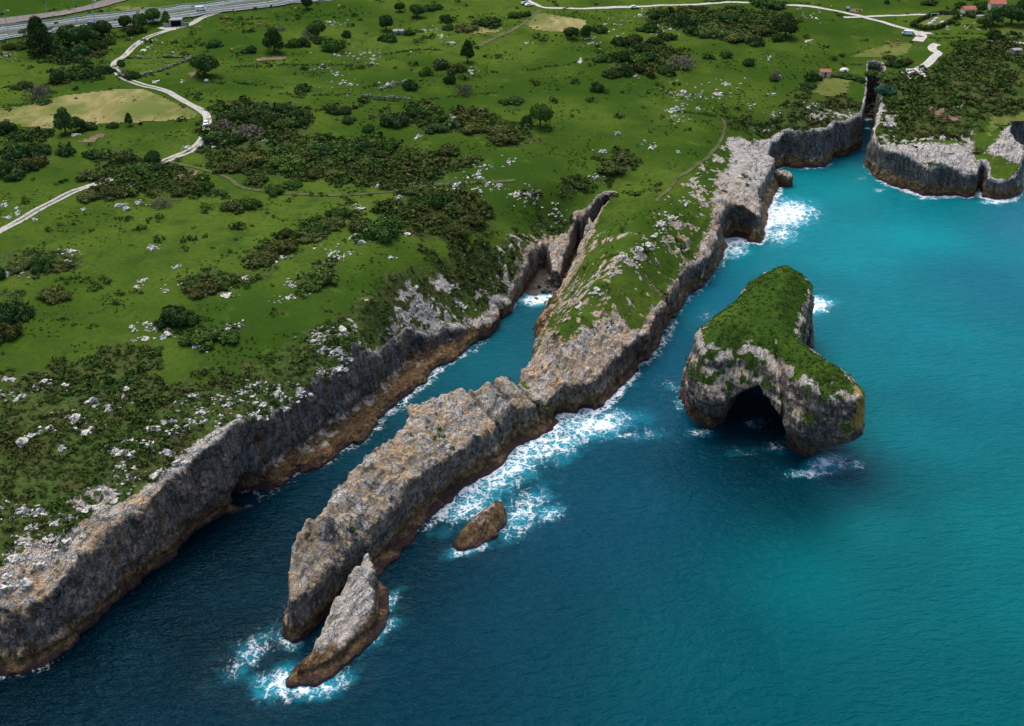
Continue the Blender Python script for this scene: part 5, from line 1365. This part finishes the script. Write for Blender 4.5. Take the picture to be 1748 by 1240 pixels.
def car(u, v, head, paint, label, van=False, name='parked_car', lift=.15):
    x, y, z = land_pt(u, v)
    o = add(name, None, label=label, cat='van' if van else 'car', loc=(x, y, z + lift)); o.rotation_euler = (0, 0, math.radians(head))
    b = add('body', VANB if van else CARB, paint, o)
    if b.material_slots[0].material != paint: set_mat(b, paint)
    add('window_glass', VANG if van else CARG, M_GLASS, o); add('windscreen', VWIND if van else WIND, M_GLASS, o)
    for sx in (-1.35, 1.35):
        for sy in (-.8, .8):
            add('wheel', WHEEL, None, o, loc=(sx * (1.1 if van else 1), sy * (1.08 if van else 1), .32))
    for sy in (-.6, .6): add('headlight', LAMP, M_LAMP, o, loc=(.27 if van else 0, sy, .68))
car(352, 214, -80, M_CARW, 'white car driving down the winding gravel track', name='car', lift=.18)
car(1557, 129, 15, M_CARS, 'pale car parked at the left edge of the gravel car park', lift=.35)
car(1548, 60, 160, M_CARW, 'white van parked on grass beside the road junction', True, 'parked_van', .12)
car(343, 20, 15, M_CARW, 'white van driving on the motorway', True, 'van', .55)
car(157, 44, 12, M_CARB, 'blue car on the near carriageway of the motorway', name='car', lift=.55)
car(896, 8, 30, M_CARS, 'silver car parked beside the gravel road bend', lift=.12)
car(903, 11, 25, M_CARW, 'white car parked beside the silver car at the gravel road bend', lift=.12)
car(1447, 17, 80, M_CARB, 'dark blue car parked on the bare earth by the gravel road', lift=.2)
car(1083, 15, 5, M_CARW, 'white car on the straight stretch of the gravel road', name='car', lift=.2)

def house(u, v, w_, d_, h_, rot, label, wallm=None, roofm=None, name='house', cat='house', windows=2, rise=1.6):
    x, y, z = land_pt(u, v)
    o = add(name, None, label=label, cat=cat, loc=(x, y, z - .3)); o.rotation_euler = (0, 0, math.radians(rot))
    add('wall', boxes('wall', [(-w_ / 2, w_ / 2, -d_ / 2, d_ / 2, 0, h_ + .3)]), wallm or M_WALLP, o)
    e = .35
    r = add('roof', prism('roof', [(-d_ / 2 - e, h_ + .32), (d_ / 2 + e, h_ + .32), (0, h_ + rise + .3)], w_ + 2 * e), roofm or M_TILE, o); r.rotation_euler = (0, 0, math.pi / 2)
    dr = add('door', boxes('door', [(-.5, .5, -d_ / 2 - .05, -d_ / 2 + .02, .3, 2.3)]), M_DOOR, o); add('handle', boxes('handle', [(.32, .4, -d_ / 2 - .1, -d_ / 2 - .05, 1.2, 1.3)]), M_STEEL, dr)
    for k in range(windows):
        xx = (k - (windows - 1) / 2) * w_ * .62
        wd = add('window', boxes('window', [(xx - .5, xx + .5, -d_ / 2 - .04, -d_ / 2 + .02, 1.2, 2.2)]), M_GLASS, o)
        add('sill', boxes('sill', [(xx - .58, xx + .58, -d_ / 2 - .12, -d_ / 2 - .005, 1.08, 1.198)]), M_WHITEP, wd)
    return o
house(1408, 130, 4.4, 3.4, 2.3, -8, 'small hut with a red tiled roof at the corner of the mown meadow', windows=1, name='hut', cat='hut', rise=1.0)
house(1652, 24, 6.0, 5, 2.8, 5, 'small red-roofed house behind the hedge left of the big trees', rise=1.3)
house(1700, 17, 7.5, 6, 3.6, -5, 'red-roofed house half hidden among the dark trees', rise=1.6)
house(1733, 93, 4, 3.2, 2.4, 10, 'grey stone shed alone in the scrub at the right', M_STONEW, M_CONC, 'shed', 'shed', 1, .5)
house(680, 58, 4.5, 3, 1.7, 5, 'low dark stone barn among bushes in the far pasture', M_STONEW, M_CONC, 'barn', 'barn', 1, .6)

# tents and shelters by the far inlet
def tent(u, v, r, h_, label, mat):
    x, y, z = land_pt(u, v, 20)
    o = add('tent', None, label=label, cat='tent', loc=(x, y, z))
    V, F = [], []
    for i in range(6):
        t = i / 5 * math.pi / 2
        for k in range(14):
            a = 2 * math.pi * k / 14; rr = r * math.cos(t) * (1 + .06 * math.cos(4 * a))
            V.append((rr * math.cos(a) * 1.25, rr * math.sin(a), h_ * math.sin(t)))
    for i in range(5):
        for k in range(14):
            F.append((i * 14 + k, i * 14 + (k + 1) % 14, (i + 1) * 14 + (k + 1) % 14, (i + 1) * 14 + k))
    add('canopy', np_mesh('canopy', np.array(V), np.array(F)), mat, o)
    add('door_flap', boxes('door_flap', [(-.5, .5, -r * 1.03, -r * .85, 0, h_ * .6)]), flat_mat('green_fabric', (.05, .16, .11), .8), o)
tent(1441, 121, 1.7, 1.4, 'white domed tent among bushes behind the mown meadow', M_WHITEP)
tent(1475, 139, 1.3, 1.1, 'small pale tent at the brink of the narrow far inlet', flat_mat('pale_fabric', (.6, .52, .46), .8))

# street lamps along the motorway
POLE = []
def lamp_post(u, v, h_, label, big=True):
    x, y, z = land_pt(u, v, 31)
    o = add('street_lamp', None, label=label, cat='street lamp', group='poles along the motorway', loc=(x, y, z))
    Vv, Ff = tube([(0, 0, 0), (0, 0, h_ * .5), (0, 0, h_)], [.2, .16, .11], 8)
    add('pole', np_mesh('pole', np.array(Vv), np.array(Ff)), M_STEEL, o)
    if big:
        add('arm', boxes('arm', [(-.07, 1.9, -.07, .07, h_ - .15, h_)]), M_STEEL, o)
        add('lamp_head', boxes('lamp_head', [(1.5, 2.4, -.22, .22, h_ - .3, h_ - .12)]), M_WHITEP, o)
lamp_post(16, 63, 12.5, 'tall thin lamp post at the left end of the motorway')
lamp_post(131, 38, 12, 'tall lamp post on the far side of the motorway, middle of the three')
lamp_post(163, 44, 12, 'tall lamp post in the motorway nearest the underpass trees')
lamp_post(81, 24, 4.8, 'short post beside the railway embankment', False)
lamp_post(161, 10, 5, 'short post by the railway above the tall lamps', False)

# underpass
x, y, z = land_pt(301, 46, 31)
o = add('underpass', None, label='dark concrete underpass where the track meets the motorway', cat='underpass', loc=(x, y, z - .2)); o.rotation_euler = (0, 0, math.radians(12)); o.scale = (.75, .75, .75)
add('portal', boxes('portal', [(-4.2, -3.2, 0, 6, 0, 4.0), (3.2, 4.2, 0, 6, 0, 4.0), (-4.2, 4.2, -.02, 6, 4.0, 4.8)]), M_CONC, o)
add('shade_block', boxes('shade_block', [(-3.2, 3.2, 3.5, 6.0, 0, 4.0)]), flat_mat('tunnel_shade', (.01, .01, .01), .9), o)  # near-black block stands in for the shade inside the underpass
add('wing_wall', boxes('wing_wall', [(-8, -4.22, .4, 1.0, 0, 2.6)]), M_CONC, o); add('wing_wall', boxes('wing_wall', [(4.22, 8, .4, 1.0, 0, 2.6)]), M_CONC, o)

# dry stone walls
def stone_wall(pts, label, h_=1.1):
    P = lpoly(pts, 27); d = np.append(0, np.cumsum(np.hypot(*np.diff(P, axis=0).T)))
    V, F, off = [], [], 0
    for row in range(2):
        t = np.arange(0, d[-1], .75)
        for tt in t:
            if rs.rand() < .3 + .25 * row: continue
            x = np.interp(tt, d, P[:, 0]) + rs.normal() * .08; y = np.interp(tt, d, P[:, 1]) + rs.normal() * .08
            v, f = RP[rs.randint(len(RP))]
            V.append(v * np.array([.5, .45, .42]) * rs.uniform(.8, 1.2) + np.array([x, y, 0.25 + row * .5])); F.append(f + off); off += len(v)
    V = np.concatenate(V); V[:, 2] += h_land(V[:, 0], V[:, 1])
    org = V.mean(0); org[2] = V[:, 2].min()
    add('dry_stone_wall', np_mesh('dry_stone_wall', V - org, np.concatenate(F), False), M_STONEW, label=label, cat='wall', loc=tuple(org))
stone_wall([(237,130),(262,124),(285,117),(308,108),(327,101)], 'old dry stone wall slanting up to the lone round tree')
stone_wall([(325,99),(300,98),(270,99),(233,100)], 'dry stone wall running straight left to the gravel track')
stone_wall([(618,165),(640,166),(659,167),(685,169),(707,171)], 'low broken dry stone wall in the central pasture')
stone_wall([(649,154),(665,148),(680,143),(700,140)], 'short curved dry stone wall above the broken one')
stone_wall([(20,95),(5,100),(-20,104)], 'pale stone wall remnant at the left edge below the motorway')

# hedge round a lawn with goal frame
HP = lpoly([(1556,45),(1572,36),(1590,28),(1605,25),(1636,27),(1628,35),(1612,45),(1598,50),(1575,51)], 27)
sheet('lawn', [], M_HAY2, lift=.2, raw=HP)
d = np.append(0, np.cumsum(np.hypot(*np.diff(np.vstack([HP, HP[:1]]), axis=0).T)))
Hc = np.vstack([HP, HP[:1]])
t = np.arange(0, d[-1], 1.0)
hx, hy = np.interp(t, d, Hc[:, 0]), np.interp(t, d, Hc[:, 1])
hz = h_land(hx, hy)
Vs, Fs, Ts, off = [], [], [], 0
for k in range(len(t)):
    v, f, tt = PRO[k % len(PRO)]
    for zz in (.0, .7, 1.3):
        Vs.append(v * np.array([1.25, 1.25, 1.4]) + np.array([hx[k] - hx[0], hy[k] - hy[0], hz[k] - hz[0] + zz])); Fs.append(f + off); Ts.append(tt); off += len(v)
me = np_mesh('hedge', np.concatenate(Vs), np.concatenate(Fs), False); vattr(me, 'tone', np.concatenate(Ts))
add('hedge', me, LEAF['dark'], label='clipped dark green hedge enclosing a lawn with a goal frame', cat='hedge', loc=(hx[0], hy[0], hz[0]))
x, y, z = land_pt(1595, 31, 28)
o = add('goal_frame', None, label='white goal frame standing on the hedged lawn', cat='goal', loc=(x, y, z + .2))
add('post', boxes('post', [(-2, -1.85, 0, .15, 0, 2.2)]), M_WHITEP, o); add('post', boxes('post', [(1.85, 2, 0, .15, 0, 2.2)]), M_WHITEP, o); add('crossbar', boxes('crossbar', [(-1.85, 1.85, 0, .15, 2.05, 2.2)]), M_WHITEP, o)
for k, (u, v) in enumerate([(1587,42),(1593,38),(1597,34),(1608,40)]):
    x, y, z = land_pt(u, v, 28)
    o = add('garden_slab', boxes('garden_slab', [(-1.4, 1.4, -.6, .6, 0, .5), (-1.0, 1.0, -.4, .4, .5, .8)]), M_WHITEP, label='white low slab lying on the hedged lawn', cat='slab', group='white slabs on the hedged lawn', loc=(x, y, z + .15))
    o.rotation_euler = (0, 0, math.radians(35))

# cattle: one continuous hide per animal
def capsule(X, Y, Z, a, b, ra, rb):
    a, b = np.array(a, float), np.array(b, float); ab = b - a
    t = np.clip(((X - a[0]) * ab[0] + (Y - a[1]) * ab[1] + (Z - a[2]) * ab[2]) / (ab @ ab), 0, 1)
    return np.sqrt((X - a[0] - t * ab[0]) ** 2 + (Y - a[1] - t * ab[1]) ** 2 + (Z - a[2] - t * ab[2]) ** 2) - (ra + (rb - ra) * t)
def body_mesh(name, caps, lo, hi, vox, k=.09):
    ax_ = [np.arange(l, h, vox) for l, h in zip(lo, hi)]
    X, Y, Z = np.meshgrid(*ax_, indexing='ij')
    f = None
    for c in caps:
        q = -capsule(X, Y, Z, *c)
        f = q if f is None else -smin(-f, -q, k)
    V, Q = surface_nets(f.astype(np.float32), np.ones(f.shape[:2], bool), lo, vox)
    return np_mesh(name, V, Q)
def cow_caps(graze):
    hd = (1.55, 0, .55) if graze else (1.5, 0, 1.45)
    c = [((-.75, 0, 1.08), (.7, 0, 1.1), .36, .38), ((-.2, 0, .95), (.3, 0, .92), .34, .34), ((.75, 0, 1.15), ((hd[0] - .35), 0, hd[2] + .18), .26, .16), ((hd[0] - .35, 0, hd[2] + .15), (hd[0], 0, hd[2] - .05), .15, .09), ((-.95, 0, 1.3), (-1.1, 0, .55), .04, .05)]
    for sx in (.6, .68):
        pass
    for s_ in (-.2, .2):
        c += [((.62, s_, .95), (.6, s_, .5), .15, .075), ((.6, s_, .5), (.62, s_, .02), .07, .06), ((-.7, s_, 1.0), (-.62, s_, .68), .2, .1), ((-.62, s_, .68), (-.8, s_, .45), .1, .07), ((-.8, s_, .45), (-.77, s_, .02), .065, .06)]
        c += [((hd[0] - .38, s_ * .5, hd[2] + .25), (hd[0] - .42, s_ * 1.35, hd[2] + .28), .05, .03)]
    return c
COW = [body_mesh('cow', cow_caps(g__), (-1.5, -.6, -.1), (1.9, .6, 1.85), .06) for g__ in (True, False)]
for m_ in COW: m_.materials.append(M_COWT)
COWS = [(377,33,M_COWK,'black cow beside a tan one below the roadside track'),(387,33,M_COWT,'tan cow beside the black one below the roadside track'),(399,20,M_COWB,None),(401,23,M_COWT,None),(436,17,M_COWB,None),(463,13,M_COWB,None),(381,40,M_COWT,None),(395,44,M_COWT,None),(442,46,M_COWT,None),(500,35,M_COWT,None),(505,18,M_COWT,None),(520,21,M_COWK,'dark cow at the foot of the small tree by the track'),(542,8,M_COWB,None),(579,14,M_COWT,None),(582,22,M_COWB,None),(397,89,M_COWT,'tan cow alone above the lone round tree'),(341,51,M_COWT,'tan cow nearest the motorway underpass'),
        (698,304,M_COWB,'reddish brown cow alone near the path above the inlet'),(1515,76,M_COWT,None),(1521,80,M_COWT,None),(1532,78,M_COWT,None),(1532,72,M_COWB,None),(1555,75,M_COWK,'black cow beside the gravel spur near the car park')]
for k, (u, v, m_, lab) in enumerate(COWS):
    x, y, z = land_pt(u, v)
    far_r = u > 1400
    lab = lab or ((('tan' if m_ is M_COWT else 'brown') + ' cow grazing ' + ('in the pale meadow left of the car park' if far_r else 'in the upper pasture beside the roadside track')))
    o = add('cow', COW[k % 2], label=lab, cat='cow', group='cattle near the car park' if far_r else 'cattle grazing in the pastures', loc=(x, y, z + .04))
    o.rotation_euler = (0, 0, rs.uniform(0, 6.28)); set_mat(o, m_)
place_words([o for o in bpy.data.objects if o.name.split('.')[0] in ('cow', 'garden_slab')])
# one walker on the headland
PER = body_mesh('person', [((0, 0, .95), (0, 0, 1.4), .16, .19), ((0, 0, 1.45), (0, 0, 1.56), .07, .07), ((0, .01, 1.66), (0, 0, 1.7), .1, .105), ((.0, .1, .92), (.04, .11, .5), .11, .08), ((.04, .11, .5), (.02, .12, .06), .07, .055), ((.0, -.1, .92), (-.03, -.11, .5), .11, .08), ((-.03, -.11, .5), (-.1, -.12, .06), .07, .055), ((.02, .12, .05), (.16, .12, .04), .05, .04), ((-.1, -.12, .05), (.04, -.12, .04), .05, .04),
                       ((0, .22, 1.4), (-.02, .28, 1.1), .065, .05), ((-.02, .28, 1.1), (.08, .26, .85), .05, .035), ((0, -.22, 1.4), (-.02, -.28, 1.1), .065, .05), ((-.02, -.28, 1.1), (.08, -.26, .85), .05, .035)], (-.3, -.45, -.05), (.4, .45, 1.95), .035, .05)
x, y, z = land_pt(1606, 245, 15)
add('person', PER, flat_mat('navy_clothing', (.02, .03, .07), .9), label='person in dark clothes standing at the headland rim', cat='person', loc=(x, y, z + .1))

#@@END
